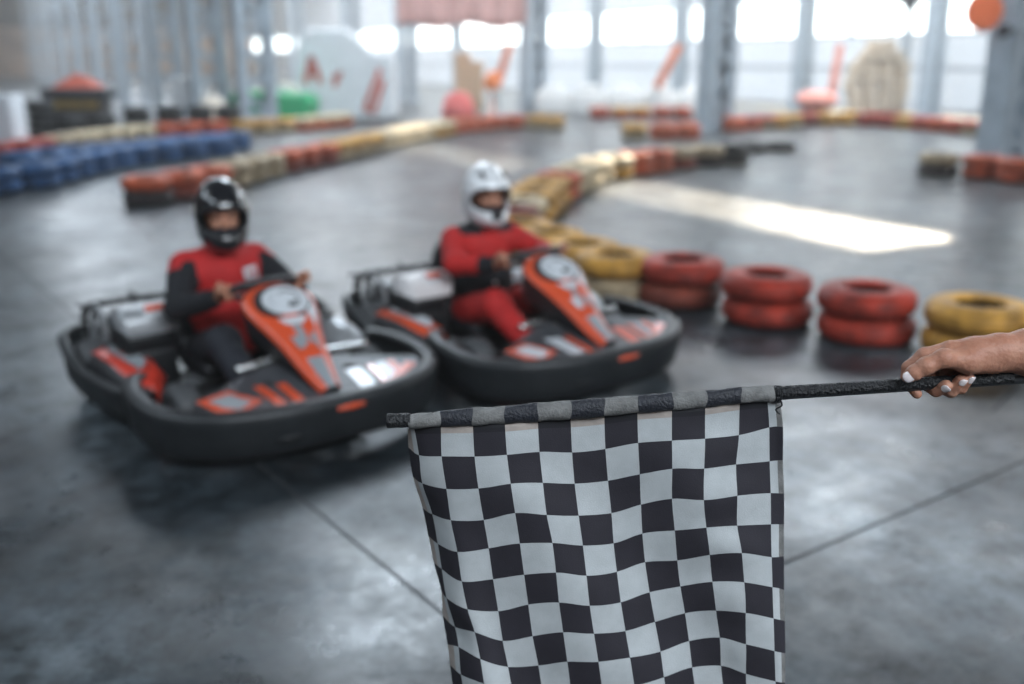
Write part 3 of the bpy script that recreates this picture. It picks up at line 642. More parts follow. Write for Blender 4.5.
# white sheeted shape with red marks
wsheet = M('white_sheeting', (.88, .90, .92), .7, var=.12, scale=2)
e = empty('sheeted_structure', (-4.35, 27.3, -.12), 0, 'tall white sheeted shape with a sloping top and red lettering, left of the pink banner', 'sheeted structure')
polyprism('sheet', [(-1.3, 0.125), (1.28, 0.125), (1.28, 1.80), (.70, 1.86), (.36, 2.2), (.02, 2.46), (-1.0, 2.46), (-1.22, 1.9), (-1.28, 1.2)], .9, wsheet, (0, 0, 0), 0, e, .12)
red_m = M('red_lettering', (.66, .13, .085), .7)
def stroke(pts, wd, name='lettering', y=-.47):
    m = MB()
    for a, b_ in zip(pts, pts[1:]):
        a = Vector((a[0], y, a[1])); b_ = Vector((b_[0], y, b_[1])); d = b_-a; m.box((a+b_)/2, (wd, .012, d.length+wd*.6), (0, math.atan2(d.x, d.z), 0))
    m.build(name, red_m, e)
stroke([(-1.02, 1.12), (-.85, 1.72), (-.66, 1.12)], .14); stroke([(-.95, 1.32), (-.74, 1.32)], .10)
stroke([(-.3, 1.2), (-.1, 1.35), (-.28, 1.02)], .10)
stroke([(.92, 1.4), (.62, .72), (.5, .42), (.72, .36), (.98, 1.1)], .13)
m = MB(); m.box((0, 0, .17), (2.7, .8, .10)); m.build('dark_base', M('dark_base', (.05, .06, .07), .6), e)
# green tarpaulin
e = tag(polyprism('green_tarpaulin', [(-.95, -.20), (1.0, -.20), (1.1, .40), (.9, .52), (.3, .56), (-.5, .60), (-.8, .62), (-.95, .45)], 1.3, M('green_tarp', (.035, .42, .17), .55, var=.15, scale=3), (-6.05, 25.9, .2), 0, bev=.1), 'bright green tarpaulin over a low load, left of the white sheeted shape', 'tarpaulin')
g = MB(); g.lathe([(0, .62), (.2, .6), (.42, .5), (.6, .3), (.68, 0), (.7, -.30), (0, -.30)], 20)
tag(g.build('netting_heap', M('grey_netting', (.23, .29, .29), .9, var=.4, scale=14, bump=.5), loc=(-6.35, 28.6, .3)), 'grey netting heaped up behind the green tarpaulin', 'netting')
g = MB(); g.box((0, 0, .33), (.72, .7, .66), bev=.05); g.box((0, 0, .7), (.78, .76, .08), bev=.02)
tag(g.build('white_crate', wsheet, loc=(-8.45, 26.8, .35)), 'white crate among the dense left columns, left of the green tarpaulin', 'crate')
g = MB(); g.lathe([(0, 0), (.27, 0), (.3, .2), (.3, .5), (.24, .68), (.1, .75), (0, .76)], 20)
tag(g.build('white_drum', M('cream_plastic', (.75, .66, .55), .6), loc=(-6.85, 23.4, 0)), 'rounded cream drum just left of the green tarpaulin', 'drum')
g = MB(); g.lathe([(0, .5), (.2, .47), (.36, .33), (.44, .12), (.46, 0), (.47, -.20), (0, -.20)], 20)
tag(g.build('red_mound', M('red_fabric', (.72, .16, .15), .8), loc=(-1.5, 28.6, .2)), 'small dull red dome below the right end of the pink banner', 'cover')
# booth on the left
e = empty('booth', (-9.1, 21.6, 0), .1, 'dark low booth with a peaked red roof and a yellow band behind the blue tyres', 'booth')
g = MB(); g.box((0, 0, .38), (1.05, .8, .76), bev=.02); g.build('body', M('booth_dark', (.03, .026, .026), .6), e)
g = MB(); g.box((0, -.02, .66), (.95, .8, .17)); g.build('yellow_band', M('booth_yellow', (.42, .27, .06), .6, var=.4, scale=5), e)
g = MB(); g.box((0, 0, .87), (1.3, 1.0, .22), bev=.04); g.build('canopy', M('booth_canopy', (.03, .035, .042), .5), e)
g = MB(); g.lathe([(.60, .98), (.45, 1.08), (.18, 1.2), (.0, 1.28)], 4, R=Matrix.Rotation(PI/4, 3, 'Z'), smooth=False); g.build('roof', M('booth_red', (.48, .09, .05), .7), e)
g = MB(); g.box((0, 0, .5), (.55, .5, 1.0), bev=.02); g.box((0, -.255, .5), (.45, .02, .85)); g.box((.15, -.27, .5), (.02, .02, .12))
tag(g.build('white_cabinet', M('white_paint', (.70, .74, .78), .5), loc=(-8.3, 16.6, 0)), 'white cabinet at the far left edge behind the blue tyres', 'cabinet')
# white rounded blocks before the windows
wb = M('white_block_plastic', (.86, .86, .84), .5)
for i, x in enumerate((1.35, 2.4, 3.45, 4.5, 5.55)):
    g = MB(); g.box((0, 0, .33), (1.0, .5, .66), bev=.10); g.box((0, 0, .74 if i % 2 else .70), (.62, .4, .24), bev=.08)
    tag(g.build('barrier_block', wb, loc=(x-.15, 30.2, 0)), 'white rounded barrier block, %s from the left of the five before the bright windows' % nth[i], 'barrier', 'white barrier blocks')
# leaning orange boards and the pink post with its rounded foot
def leaning(x0, z0, x1, z1, y, wd, col, name, label, cat):
    e = empty(name, (x0, y, 0), 0, label, cat)
    m = MB(); d = Vector((x1-x0, 0, z1-z0)); a = math.atan2(d.x, d.z); m.box((d.x/2, 0, (z0+z1)/2), (wd, .04, d.length), (0, a, 0), bev=.015); m.build('board', M('board_'+name, col, .6, var=.15, scale=3), e)
    m = MB(); m.tube([(0, .05, 0), (0, .05, z0+.1), (d.x, .05, z1)], .03, 8); m.box((0, .05, .03), (.5, .4, .06), bev=.01); m.build('post', steel_m, e)
leaning(4.15, .78, 4.75, 1.95, 29.5, .24, (.80, .22, .10), 'leaning_board', 'narrow orange board leaning in front of the windows, left of the big column', 'board')
leaning(-.42, .85, -.05, 2.0, 29.0, .22, (.80, .22, .09), 'orange_board', 'narrow orange board leaning under the right end of the pink banner', 'board')
leaning(8.7, .45, 8.85, 1.95, 28.0, .22, (.85, .36, .28), 'pink_board', 'upright pale pink board rising from behind the far right barrier', 'board')
g = MB(); g.lathe([(0, .46), (.3, .44), (.5, .34), (.56, .2), (.5, .08), (.32, .0), (.34, -.30), (0, -.30)], 24)
tag(g.build('pink_bollard', M('pink_plastic', (.86, .34, .27), .5), loc=(8.15, 27.4, .30)), 'rounded pink buffer at the foot of the pale pink board', 'buffer')
g = MB(); g.lathe([(0, .5), (.12, .48), (.22, .3), (.24, .1), (.2, 0), (.03, -.01), (.03, -.72), (.22, -.73), (.22, -.75), (0, -.75)], 16)
tag(g.build('orange_ball_post', M('orange_plastic', (.85, .24, .07), .5), loc=(-.55, 28.7, .75)), 'orange rounded ball on a short stand beside the leaning orange board near the banner', 'marker post')
g = MB(); g.box((0, 0, .25), (.9, .5, 1.5), bev=.04); g.box((-.2, 0, 1.12), (.5, .45, .3), bev=.05)
tag(g.build('tan_cabinet', M('tan_board', (.62, .45, .30), .8), loc=(-1.35, 32.5, .5)), 'tan boxed load behind the red dome below the pink banner', 'box')
# pile of beige sacks
sk = M('beige_sacking', (.66, .55, .43), .9, var=.2, scale=6, bump=.3)
sack_me = None; rows_ = [(4, 1.5), (4, 1.55), (4, 1.65), (4, 1.6), (4, 1.45), (3, 1.1), (2, .7)]
z = 0.
for r_, (n_, wd) in enumerate(rows_):
    for q in range(n_):
        if sack_me is None:
            g = MB(); g.box((0, 0, 0), (.44, .58, .30), bev=.12); o = g.build('sack', sk); sack_me = o.data
        else: o = bpy.data.objects.new('sack', sack_me); COL.objects.link(o)
        o.location = (11.05+(q-(n_-1)/2)*(wd/n_)*1.2+random.uniform(-.04, .04), 31.2+random.uniform(-.05, .05), .17+r_*.30); o.rotation_euler = (random.uniform(-.06, .06), random.uniform(-.06, .06), random.uniform(-.15, .15))
        tag(o, 'beige sack, %s from the left in the %s layer up of the tall pile' % (nth[q], nth[r_]), 'sack', 'beige sacks in the tall pile')
# orange cloth and dark lamp at the right column
g = MB(); g.lathe([(0, -.02), (.27, -.02), (.30, 0), (.27, .02), (0, .02)], 24, R=Matrix.Rotation(PI/2, 3, 'X'))
tag(g.build('round_sign', translucent('orange_sign', (1, .45, .25), .5), loc=(7.34, 16.3, 2.27)), 'round pale orange disc sign fixed at the left of the nearest right column', 'sign')
g = MB(); g.lathe([(0, -.10), (.08, -.09), (.11, 0), (.08, .09), (0, .10)], 16, R=Matrix.Rotation(PI/2, 3, 'X')); g.box((.15, .05, 0), (.25, .04, .04))
tag(g.build('wall_lamp', M('lamp_dark', (.06, .06, .07), .4), loc=(7.66, 16.25, 1.98)), 'small dark lamp under the round orange disc on the nearest right column', 'lamp')
# ------------------------------------------------------------------ karts
plast = M('bumper_plastic', (.019, .022, .025), .42, var=.35, scale=5, bump=.15, bscale=60, col2=(.011, .013, .015))
deck_m = M('deck_grey_plastic', (.065, .07, .078), .45, var=.25, scale=9)
blk = M('black_metal', (.015, .016, .018), .4, metal=.3)
mold = M('black_moulding', (.018, .019, .022), .5)
orange_m = M('kart_orange', (.62, .080, .028), .28, coat=.5)
redor_m = M('kart_red', (.55, .045, .025), .3, coat=.5)
wht = M('kart_white', (.56, .59, .62), .35, coat=.3)
grey_s = M('sticker_grey', (.25, .28, .30), .4)
chrome = M('chrome_tube', (.78, .80, .80), .22, metal=.9)
silver = M('silver_plastic', (.42, .44, .46), .30, metal=.35, var=.3, scale=7)
tyre_m = M('kart_tyre_rubber', (.055, .058, .062), .6, bump=.2, scale=20)
seat_m = M('seat_shell', (.02, .02, .024), .35)
def plan(pts, n=8): return catmull([(x, y, 0) for x, y in pts], n)
def kart(loc, heading, label, engine_cover, scheme):
    K = empty('go_kart', loc, heading, label, 'go-kart')
    # front bumper: wide moulded band wrapped round the nose
    half = [(.18, -.55), (.23, -.605), (.35, -.64), (.50, -.642), (.635, -.605), (.755, -.505), (.83, -.36), (.867, -.19), (.87, 0)]
    path = half+[(x, -y) for x, y in half[-2::-1]]
    P = plan(path, 6); n = len(P)
    def sec(i):
        x = P[i].x; t = max(0, min(1, (.62-x)/.42)); zt = .245+.035*t; zb = .045+.035*t; zm = (zb+zt)/2
        return [(-.030, zb+.006), (-.004, zb), (.012, zb+.02), (.024, zm-.02), (.036, zt-.05), (.040, zt-.022), (.030, zt-.004), (.008, zt+.002), (-.028, zt), (-.040, zt-.010), (-.034, zt-.020), (-.004, zt-.030), (-.004, zm), (-.018, zb+.04)]
    m = MB(); m.sweep(P, sec); m.build('front_bumper', plast, K)
    # recessed groove on the bumper front and reddish marks
    def on_bumper(y0, y1, z0, z1, mat, name='bumper_sticker'):
        q = [p for p in P if y0 <= p.y <= y1 and p.x > .5]
        if len(q) < 2: return
        q = [p+Vector((0, 0, 0)) for p in q]; m = MB(); V = []; F = []
        for i, p in enumerate(q):
            a = q[max(i-1, 0)]; b_ = q[min(i+1, len(q)-1)]; t = (b_-a).normalized(); nn = Vector((t.y, -t.x, 0)); k = math.sin(PI*(i+.3)/(len(q)-.4))*.5+.5
            zc = (z0+z1)/2; hz = (z1-z0)/2*k; V += [p+nn*.0455+Vector((0, 0, zc-hz)), p+nn*.042+Vector((0, 0, zc+hz))]
        for i in range(len(q)-1): F.append((2*i, 2*i+2, 2*i+3, 2*i+1))
        m.add(V, F, 0, True); o = m.build(name, mat, K); s_ = o.modifiers.new('t', 'SOLIDIFY'); s_.thickness = .003; s_.offset = 0
    on_bumper(-.05, .10, .190, .212, orange_m)
    on_bumper(-.30, -.16, .12, .135, blk, 'bumper_slot')
    # deck between bumper and nose
    def dz(x): return .234+(.84-x)*.16
    dpoly = [(.47, -.10), (.52, -.25), (.60, -.40), (.655, -.52), (.735, -.49), (.80, -.36), (.84, -.19), (.848, 0), (.84, .19), (.80, .36), (.735, .49), (.655, .52), (.60, .40), (.52, .25), (.47, .10)]
    m = MB(); T = lambda p: Vector((p.x, p.y, p.z+dz(p.x)))
    m.prism(dpoly, -.012, 0, 0, T=T)
    m.build('front_deck', deck_m, K)
    def sticker(poly, mat, h=.003, name='sticker', lab=None):
        m = MB(); m.prism(poly, .0005, h, 0, T=T); o = m.build(name, mat, K)
        if lab: o['label'] = lab
        return o
    def quad(cx, cy, a, b_, rot=0, sk=0):
        r = math.radians(rot); return [(cx+x*math.cos(r)-y*math.sin(r)+sk*y, cy+x*math.sin(r)+y*math.cos(r)) for x, y in [(-a, -b_), (a, -b_), (a, b_), (-a, b_)]]
    A_, B_ = (wht, orange_m) if scheme else (grey_s, orange_m)
    sticker([(.655, -.505), (.62, -.36), (.755, -.275), (.82, -.40), (.755, -.475)], B_, .003, lab='orange square emblem'); sticker([(.675, -.465), (.65, -.37), (.75, -.315), (.79, -.39), (.745, -.435)], A_, .005)
    if scheme:
        sticker([(.62, -.245), (.63, -.165), (.83, -.155), (.835, -.23)], wht, .003); sticker([(.64, -.14), (.64, -.11), (.83, -.11), (.835, -.145)], B_, .004)
    else:
        sticker([(.63, -.255), (.64, -.215), (.825, -.20), (.835, -.245)], B_, .003, lab='orange stripe'); sticker([(.65, -.165), (.65, -.125), (.82, -.125), (.825, -.17)], B_, .003, lab='orange stripe')
    for yy, mt, wd in ((.19, wht if not scheme else orange_m, .035), (.275, orange_m, .016), (.325, wht if not scheme else grey_s, .024), (.375, orange_m, .018)):
        sticker(quad(.745, yy-.01, .09, wd, -8), mt, .003)
    sticker([(.70, .43), (.73, .47), (.79, .37), (.83, .25), (.77, .33)], orange_m, .004, lab='orange pointed mark')
    # nose fairing with the round plate
    sp = [(.815, .225, .045, .03), (.76, .265, .060, .05), (.69, .325, .078, .08), (.61, .40, .098, .12), (.54, .465, .122, .15), (.475, .525, .150, .17), (.42, .572, .168, .17), (.37, .610, .166, .15), (.33, .637, .140, .12), (.305, .652, .10, .09), (.29, .66, .05, .06)]
    SPn = catmull([(a, 0, .252+(b_-.225)*.78) for a, b_, _, _ in sp], 4); WD = catmull([(c*.93, d, 0) for _, _, c, d in sp], 4)
    m = MB(); rings = []; nf = 13
    for i, p in enumerate(SPn):
        a = SPn[max(i-1, 0)]; b_ = SPn[min(i+1, len(SPn)-1)]; t = (b_-a).normalized(); nn = Vector((t.z, 0, -t.x))
        if nn.z < 0: nn = -nn
        wd, dp = WD[i].x, WD[i].y; ring = []
        for k in range(nf):
            y = (k/(nf-1)*2-1); ring.append(p+Vector((0, y*wd, 0))+nn*(.022*(1-abs(y)**2.6)))
        for y, d in ((1.03, .018), (1.0, .04), (.86, dp*.6), (.75, dp)): ring.append(p+Vector((0, y*wd, 0))-nn*d*1.0)
        for y, d in ((-.75, dp), (-.86, dp*.6), (-1.0, .04), (-1.03, .018)): ring.append(p+Vector((0, y*wd, 0))-nn*d*1.0)
        rings.append(ring)
    N_ = len(rings[0]); V_ = [q for r in rings for q in r]; F_ = []; M_ = []
    for i in range(len(rings)-1):
        for k in range(N_):
            k2 = (k+1) % N_; F_.append((i*N_+k, i*N_+k2, (i+1)*N_+k2, (i+1)*N_+k))
            c = rings[i][k]; yy = (k/(nf-1)*2-1) if k < nf-1 else 2
            mi = 1
            if k < nf-1:
                mi = 0
                if i < 9 and 3 <= k <= 8: mi = 2                                   # grey foot
                if 12 <= i < 17 and 5 <= k <= 6: mi = 2
                if 9 <= i < 11 : mi = 0
            elif k in (nf-1, N_-1): mi = 0
            M_.append(mi)
    F_.append(list(range(N_))[::-1]); M_.append(1); F_.append([(len(rings)-1)*N_+k for k in range(N_)]); M_.append(0)
    m.v = [tuple(q) for q in V_]; m.f = F_; m.m = M_; m.sm = [True]*len(F_)
    NC = m.build('nose_fairing', [orange_m, mold, grey_s], K); NC['label'] = 'orange nose fairing with grey foot and black sides'
    # round plate lying on the upper face
    pc = Vector((.405, 0, .525)); tt = Vector((-.81, 0, .575)).normalized(); nn = Vector((.575, 0, .81)).normalized(); sy = Vector((0, 1, 0))
    def disc(c, ru, rv, h, mat, name, lab=None, cu=0, cv=0, inner=None):
        m = MB(); seg = 36; V = []
        for k in range(seg):
            an = 2*PI*k/seg; u, v = cu+ru*math.cos(an), cv+rv*math.sin(an); V.append(c+sy*u+tt*v+nn*h(u, v))
        V2 = [q-nn*.008 for q in V]
        m.add(V+V2, [list(range(seg)), list(range(2*seg-1, seg-1, -1))]+[(k, k+seg, (k+1) % seg+seg, (k+1) % seg) for k in range(seg)], 0)
        o = m.build(name, mat, NC)
        if lab: o['label'] = lab
    disc(pc, .125, .098, lambda u, v: .030, mold, 'plate_surround'); disc(pc, .104, .080, lambda u, v: .034, wht, 'number_plate', 'white round plate', cu=.012)
    disc(pc, .020, .013, lambda u, v: .037, blk, 'plate_mark', cu=.035, cv=-.028)
    m = MB()
    arc = [pc+sy*(.028+.045*math.cos(a))+tt*(.0+.052*math.sin(a))+nn*.035 for a in [(-.9+k*.24) for k in range(14)]]
    m.tube(arc, .0035, 6); m.build('plate_mark', blk, NC)
    m = MB(); arc = [pc+sy*(-.03+.03*math.cos(a))+tt*(.01+.03*math.sin(a))+nn*.035 for a in [(1.2+k*.24) for k in range(14)]]
    m.tube(arc, .0028, 6); m.build('plate_mark', grey_s, NC)
    # white flashes on the fairing
    def flash(pts, mat, off=.026):
        m = MB(); V = []
        for (i, y) in pts:
            p = SPn[int(i)]; a = SPn[max(int(i)-1, 0)]; b_ = SPn[min(int(i)+1, len(SPn)-1)]; t = (b_-a).normalized(); q = Vector((t.z, 0, -t.x)); q = q if q.z > 0 else -q
            yy = y*WD[int(i)].x; V.append(p+Vector((0, yy, 0))+q*(.0235*(1-abs(y)**2.6)+.002))
        m.add(V, [list(range(len(V)))]); o = m.build('sticker', mat, NC); k = o.modifiers.new('t', 'SOLIDIFY'); k.thickness = .003
    flash([(19, -.5), (19, .5), (17, .3), (17, -.3)], wht); flash([(14, -.55), (14, -.1), (11, -.15), (11, -.5)], wht if scheme else grey_s)
    flash([(21, .55), (25, .9), (20, .9), (16, .75)], wht); flash([(13, .2), (15, .6), (10, .6)], grey_s)
    # side bumpers
    for s in (-1, 1):
        pts = [(.20, s*.52), (.14, s*.585), (.03, s*.625), (-.18, s*.645), (-.38, s*.655), (-.52, s*.65), (-.62, s*.605), (-.675, s*.52)]
        if s > 0: pts = pts[::-1]
        Q = plan(pts, 6)
        def sec2(i, Q=Q):
            x = Q[i].x; r = max(0, min(1, (-.22-x)/.36)); r = r*r*(3-2*r); zt = .205+.105*r; zb = .05+.045*r; zm = (zb+zt)/2
            return [(-.035, zb+.006), (-.012, zb), (.004, zb+.02), (.014, zm), (.028, zt-.035), (.030, zt-.014), (.018, zt), (-.006, zt+.002), (-.016, zt-.008), (-.004, zt-.026), (-.004, zm), (-.022, zb+.04)]
        if s < 0: secf = lambda i: [(-a, b_) for a, b_ in sec2(i)]
        else: secf = lambda i: [(-a, b_) for a, b_ in sec2(i)]
        m = MB(); m.sweep(Q, secf); m.build('side_bumper', plast, K)
        # pod inside the bumper
        m = MB(); yy = [(-.42, .60, .24, .40), (-.30, .615, .262, .38), (-.15, .61, .262, .37), (0, .595, .235, .38), (.08, .555, .205, .43), (.15, .50, .165, .47)]
        rings = []
        for x, yo, z, yi in yy: rings.append([(x, s*yi, .08), (x, s*yi, z-.05), (x, s*(yi+.03), z-.01), (x, s*(yi+yo)/2, z+.012), (x, s*(yo-.03), z-.005), (x, s*yo, z-.05), (x, s*yo, .08)])
        V_ = [q for r in rings for q in r]; F_ = []; M_ = []
        for i in range(len(rings)-1):
            for k in range(7):
                k2 = (k+1) % 7; q = (i*7+k, i*7+k2, (i+1)*7+k2, (i+1)*7+k); F_.append(q if s < 0 else q[::-1]); M_.append(1 if k in (1, 2, 3) else 0)
        F_ += [list(range(7)), [(len(rings)-1)*7+k for k in range(7)]]; M_ += [0, 0]
        m.v = V_; m.f = F_; m.m = M_; m.sm = [True]*len(F_)
        pod = m.build('side_pod', [mold, redor_m if not scheme else orange_m], K); pod['label'] = 'side pod with red top'
        m = MB(); V = [(-.28, s*.43, .262), (-.02, s*.45, .248), (.04, s*.50, .236), (-.20, s*.545, .268), (-.33, s*.52, .262)]
        m.add([Vector(p)+Vector((0, 0, .012)) for p in V], [list(range(5))]); o = m.build('sticker', wht if scheme else grey_s, pod); k = o.modifiers.new('t', 'SOLIDIFY'); k.thickness = .003
    # rear bumper
    pts = [(-.665, -.50), (-.74, -.46), (-.80, -.36), (-.815, -.18), (-.815, 0)]; pts = pts+[(x, -y) for x, y in pts[-2::-1]]
    Q = plan(pts, 6); m = MB(); m.sweep(Q, [(.03, .09), (0, .08), (-.03, .11), (-.038, .17), (-.03, .235), (-.01, .26), (.03, .26), (.03, .245), (0, .235), (0, .11)]); m.build('rear_bumper', plast, K)
    # frame, floor pan, tubes
    m = MB()
    for s in (-1, 1): m.tube(catmull([(-.76, s*.28, .10), (-.4, s*.30, .09), (0, s*.26, .07), (.4, s*.20, .07), (.72, s*.20, .10)], 6), .016, 10)
    for x, yw in ((-.72, .40), (-.3, .38), (.15, .34), (.58, .30)): m.tube([(x, -yw, .08), (x, yw, .08)], .014, 10)
    for s in (-1, 1): m.tube([(-.40, s*.36, .12), (-.40, s*.62, .12)], .014); m.tube([(.08, s*.26, .12), (.08, s*.60, .12)], .014)
    m.build('frame', blk, K)
    m = MB(); m.prism([(-.15, -.26), (.62, -.24), (.74, -.16), (.74, .16), (.62, .24), (-.15, .26)], .048, .056); m.build('floor_pan', M('floor_pan_metal', (.10, .10, .105), .45, metal=.6), K)
    m = MB(); m.tube(catmull([(.425, -.23, .285), (.425, -.1, .29), (.425, .2, .29), (.425, .40, .285)], 5), .0165, 12); m.build('footrest_bar', chrome, K)
    for s in (-1, 1):
        m = MB(); m.tube([(.50, s*.19, .09), (.47, s*.19, .21)], .007); m.box((.465, s*.19, .19), (.012, .07, .09), (0, -.35, 0), bev=.004); m.build('pedal', M('pedal_metal', (.06, .06, .06), .4, metal=.5), K)
        m = MB(); m.tube([(.36, s*.20, .10), (.35, s*.30, .125), (.34, s*.40, .125)], .011); m.build('steering_arm', blk, K)
    m = MB(); m.tube([(-.47, -.56, .14), (-.47, .56, .14)], .02, 12); m.build('rear_axle', chrome, K)
    RX = Matrix.Rotation(PI/2, 3, 'X')
    for x, yc, r, wd in ((.34, .44, .125, .115), (-.47, .52, .140, .19)):
        for s in (-1, 1):
            e = empty('wheel', (x, s*yc, r)); e.parent = K
            h = wd/2; t = MB(); t.lathe([(.062, -h*.92), (.075, -h), (r-.03, -h), (r-.008, -h*.82), (r, -h*.5), (r, h*.5), (r-.008, h*.82), (r-.03, h), (.075, h), (.062, h*.92)], 28, R=RX, closed=True); t.build('tyre', tyre_m, e)
            t = MB(); t.lathe([(.064, -h*.9), (.058, -h*.6), (.05, -.01), (.018, -.01), (.018, .015), (.05, .015), (.058, h*.6), (.064, h*.9)], 20, R=RX, closed=True); t.lathe([(0, -h*.5), (.022, -h*.5), (.022, h*.5), (0, h*.5)], 12, R=RX); t.build('rim', M('rim_alloy', (.35, .36, .37), .35, metal=.8), e)
    # seat shell
    f = Field((-.52, -.26, .03), (.12, .26, .62), .012)
    f.ell((-.20, 0, .17), (.25, .20, .11), .02); f.cap((-.32, 0, .2), (-.40, 0, .46), .19, .165, .05); f.cap((-.30, -.15, .22), (-.02, -.16, .16), .06, .04, .03); f.cap((-.30, .15, .22), (-.02, .16, .16), .06, .04, .03)
    f.cut_ell((-.10, 0, .30), (.26, .165, .17)); f.cut_ell((-.22, 0, .48), (.17, .155, .34)); f.cut(lambda x, y, z: -(x+.50))
    f.build('seat', seat_m, K)
    # engine on the driver's right, tank and covers on the left
    e = empty('engine', (-.27, -.385, .08)); e.parent = K; e['label'] = 'black engine with silver cover'
    m = MB(); m.box((0, 0, .10), (.30, .24, .20), bev=.02); m.box((.02, .0, .235), (.24, .22, .09), bev=.025)
    for k in range(7): m.box((-.06+.025*k, -.128, .12), (.010, .03, .14))
    m.build('block', blk, e)
    m = MB(); T2 = []; 
    prof = [(-.115, -.045), (-.115, .02), (-.09, .055), (-.04, .072), (.04, .072), (.09, .055), (.115, .02), (.115, -.045)]
    m.sweep([(.04, -.10, .315), (.04, -.095, .316), (.04, .13, .316), (.04, .135, .315)], [(a*.90, b_*.95) for a, b_ in prof]); m.build('cover', engine_cover, e)
    m = MB(); m.box((.10, .04, .36), (.07, .11, .05), (0, .6, 0), bev=.015); m.build('cover_end', wht, e)
    m = MB(); m.box((.118, .04, .385), (.03, .09, .012), (0, .6, 0)); m.build('cover_flash', orange_m, e)
    # fan guard: ring with spokes, facing forward-right
    R_ = Matrix.Rotation(PI/2, 3, 'X')
    m = MB(); c = Vector((-.25, -.10, .20))
    m.tube([c+R_ @ Vector((.105*math.cos(a), .140*math.sin(a), 0)) for a in [2*PI*k/28 for k in range(28)]], .016, 8, closed=True)
    for k in range(5):
        a = 2*PI*k/5; m.tube([c, c+R_ @ Vector((.10*math.cos(a), .135*math.sin(a), 0))], .006, 6)
    m.build('guard_ring', M('guard_grey', (.22, .23, .24), .35), e)
    m = MB(); m.lathe([(0, -.02), (.085, -.02), (.095, 0), (.085, .02), (0, .02)], 24, c=c-R_ @ Vector((0, 0, .05)), R=R_); m.build('pulley_cover', blk, e)
    m = MB(); m.box((-.17, -.06, .05), (.06, .05, .07), bev=.01); m.box((.02, -.135, .04), (.08, .03, .04), bev=.01); m.build('brake_caliper', redor_m, e)
    m = MB(); m.lathe([(0, -.09), (.05, -.09), (.058, -.07), (.058, .07), (.05, .09), (0, .09)], 20, c=(-.30, .02, .22), R=RX); m.build('exhaust', silver, e)
    m = MB(); m.tube(catmull([(-.17, -.04, .24), (-.24, -.03, .20), (-.30, .0, .22)], 6), .018); m.build('exhaust_pipe', silver, e)
    # rear hoop over the engine
    m = MB()
    for dy in (0, .03): m.tube(catmull([(-.70+dy, -.48, .16), (-.71+dy, -.50, .32), (-.68+dy, -.48, .395), (-.60+dy, -.38, .42), (-.56+dy, -.10, .425), (-.56+dy, .20, .42), (-.60+dy, .40, .39), (-.66+dy, .44, .16)], 6), .012, 8)
    m.build('rear_hoop', blk, K)
    m = MB(); m.tube(catmull([(-.78, -.50, .38), (-.62, -.50, .40), (-.52, -.46, .33)], 6), .009); m.tube(catmull([(-.2, -.3, .3), (-.42, -.25, .42), (-.6, -.1, .40), (-.5, .2, .3)], 8), .008, 6); m.tube(catmull([(-.3, -.28, .3), (-.5, -.34, .47), (-.66, -.2, .38)], 8), .007, 6); m.build('hoses', mold, K)
    m = MB(); m.box((-.46, .36, .345), (.34, .26, .05), (0, .06, 0), bev=.02); m.build('rear_panel', wht, K)
    m = MB(); m.box((-.46, .36, .235), (.28, .22, .17), bev=.02); m.build('battery_box', blk, K)
    f = Field((-.20, .22, .06), (.38, .62, .42), .012); f.ell((.06, .43, .21), (.235, .125, .125), .02); f.cap((-.08, .43, .22), (.14, .43, .20), .11, .10, .03); f.build('fuel_tank', [silver], K)['label'] = 'silver rounded tank beside the driver'
    m = MB(); m.lathe([(0, 0), (.035, 0), (.035, .03), (0, .03)], 16, c=(.02, .43, .325)); m.build('fuel_cap', blk, K)
    # steering column and wheel
    e = empty('steering_wheel', (.235, 0, .578)); e.parent = K
    nrm = Vector((-.50, 0, .866)); R_ = nrm.to_track_quat('Z', 'Y').to_matrix()
    R_ = Matrix(((.866, 0, -.50), (0, 1, 0), (.50, 0, .866)))
    rim = []
    for k in range(40):
        a = 2*PI*k/40; rx, ry = .115, .150; x, y = rx*math.cos(a), ry*math.sin(a)
        if x > .07: x = .07+(x-.07)*.25
        rim.append(R_ @ Vector((x, y, 0)))
    m = MB(); m.tube(rim, .0145, 10, closed=True); m.build('rim', M('wheel_leather', (.03, .032, .036), .45), e)
    m = MB(); m.box(R_ @ Vector((.0, 0, .0)), (.10, .11, .028), R_, bev=.01)
    for a in (PI/2, -PI/2, PI): m.tube([(0, 0, 0), R_ @ Vector((.11*math.cos(a), .145*math.sin(a), 0))], .009, 8)
    m.build('hub', M('hub_pad', (.06, .065, .07), .35), e)
    m = MB(); m.tube([(.24, 0, .57), (.48, 0, .16)], .012); m.build('steering_column', blk, K)
    return K
kart((-1.25, 4.47, 0), math.radians(-50.5), 'orange and black go-kart in front, driven by the person in the black helmet', silver, 0)
kart((-.04, 5.17, 0), math.radians(-52), 'orange and black go-kart behind, driven by the person in the white helmet', M('cover_pale', (.66, .64, .64), .35), 1)
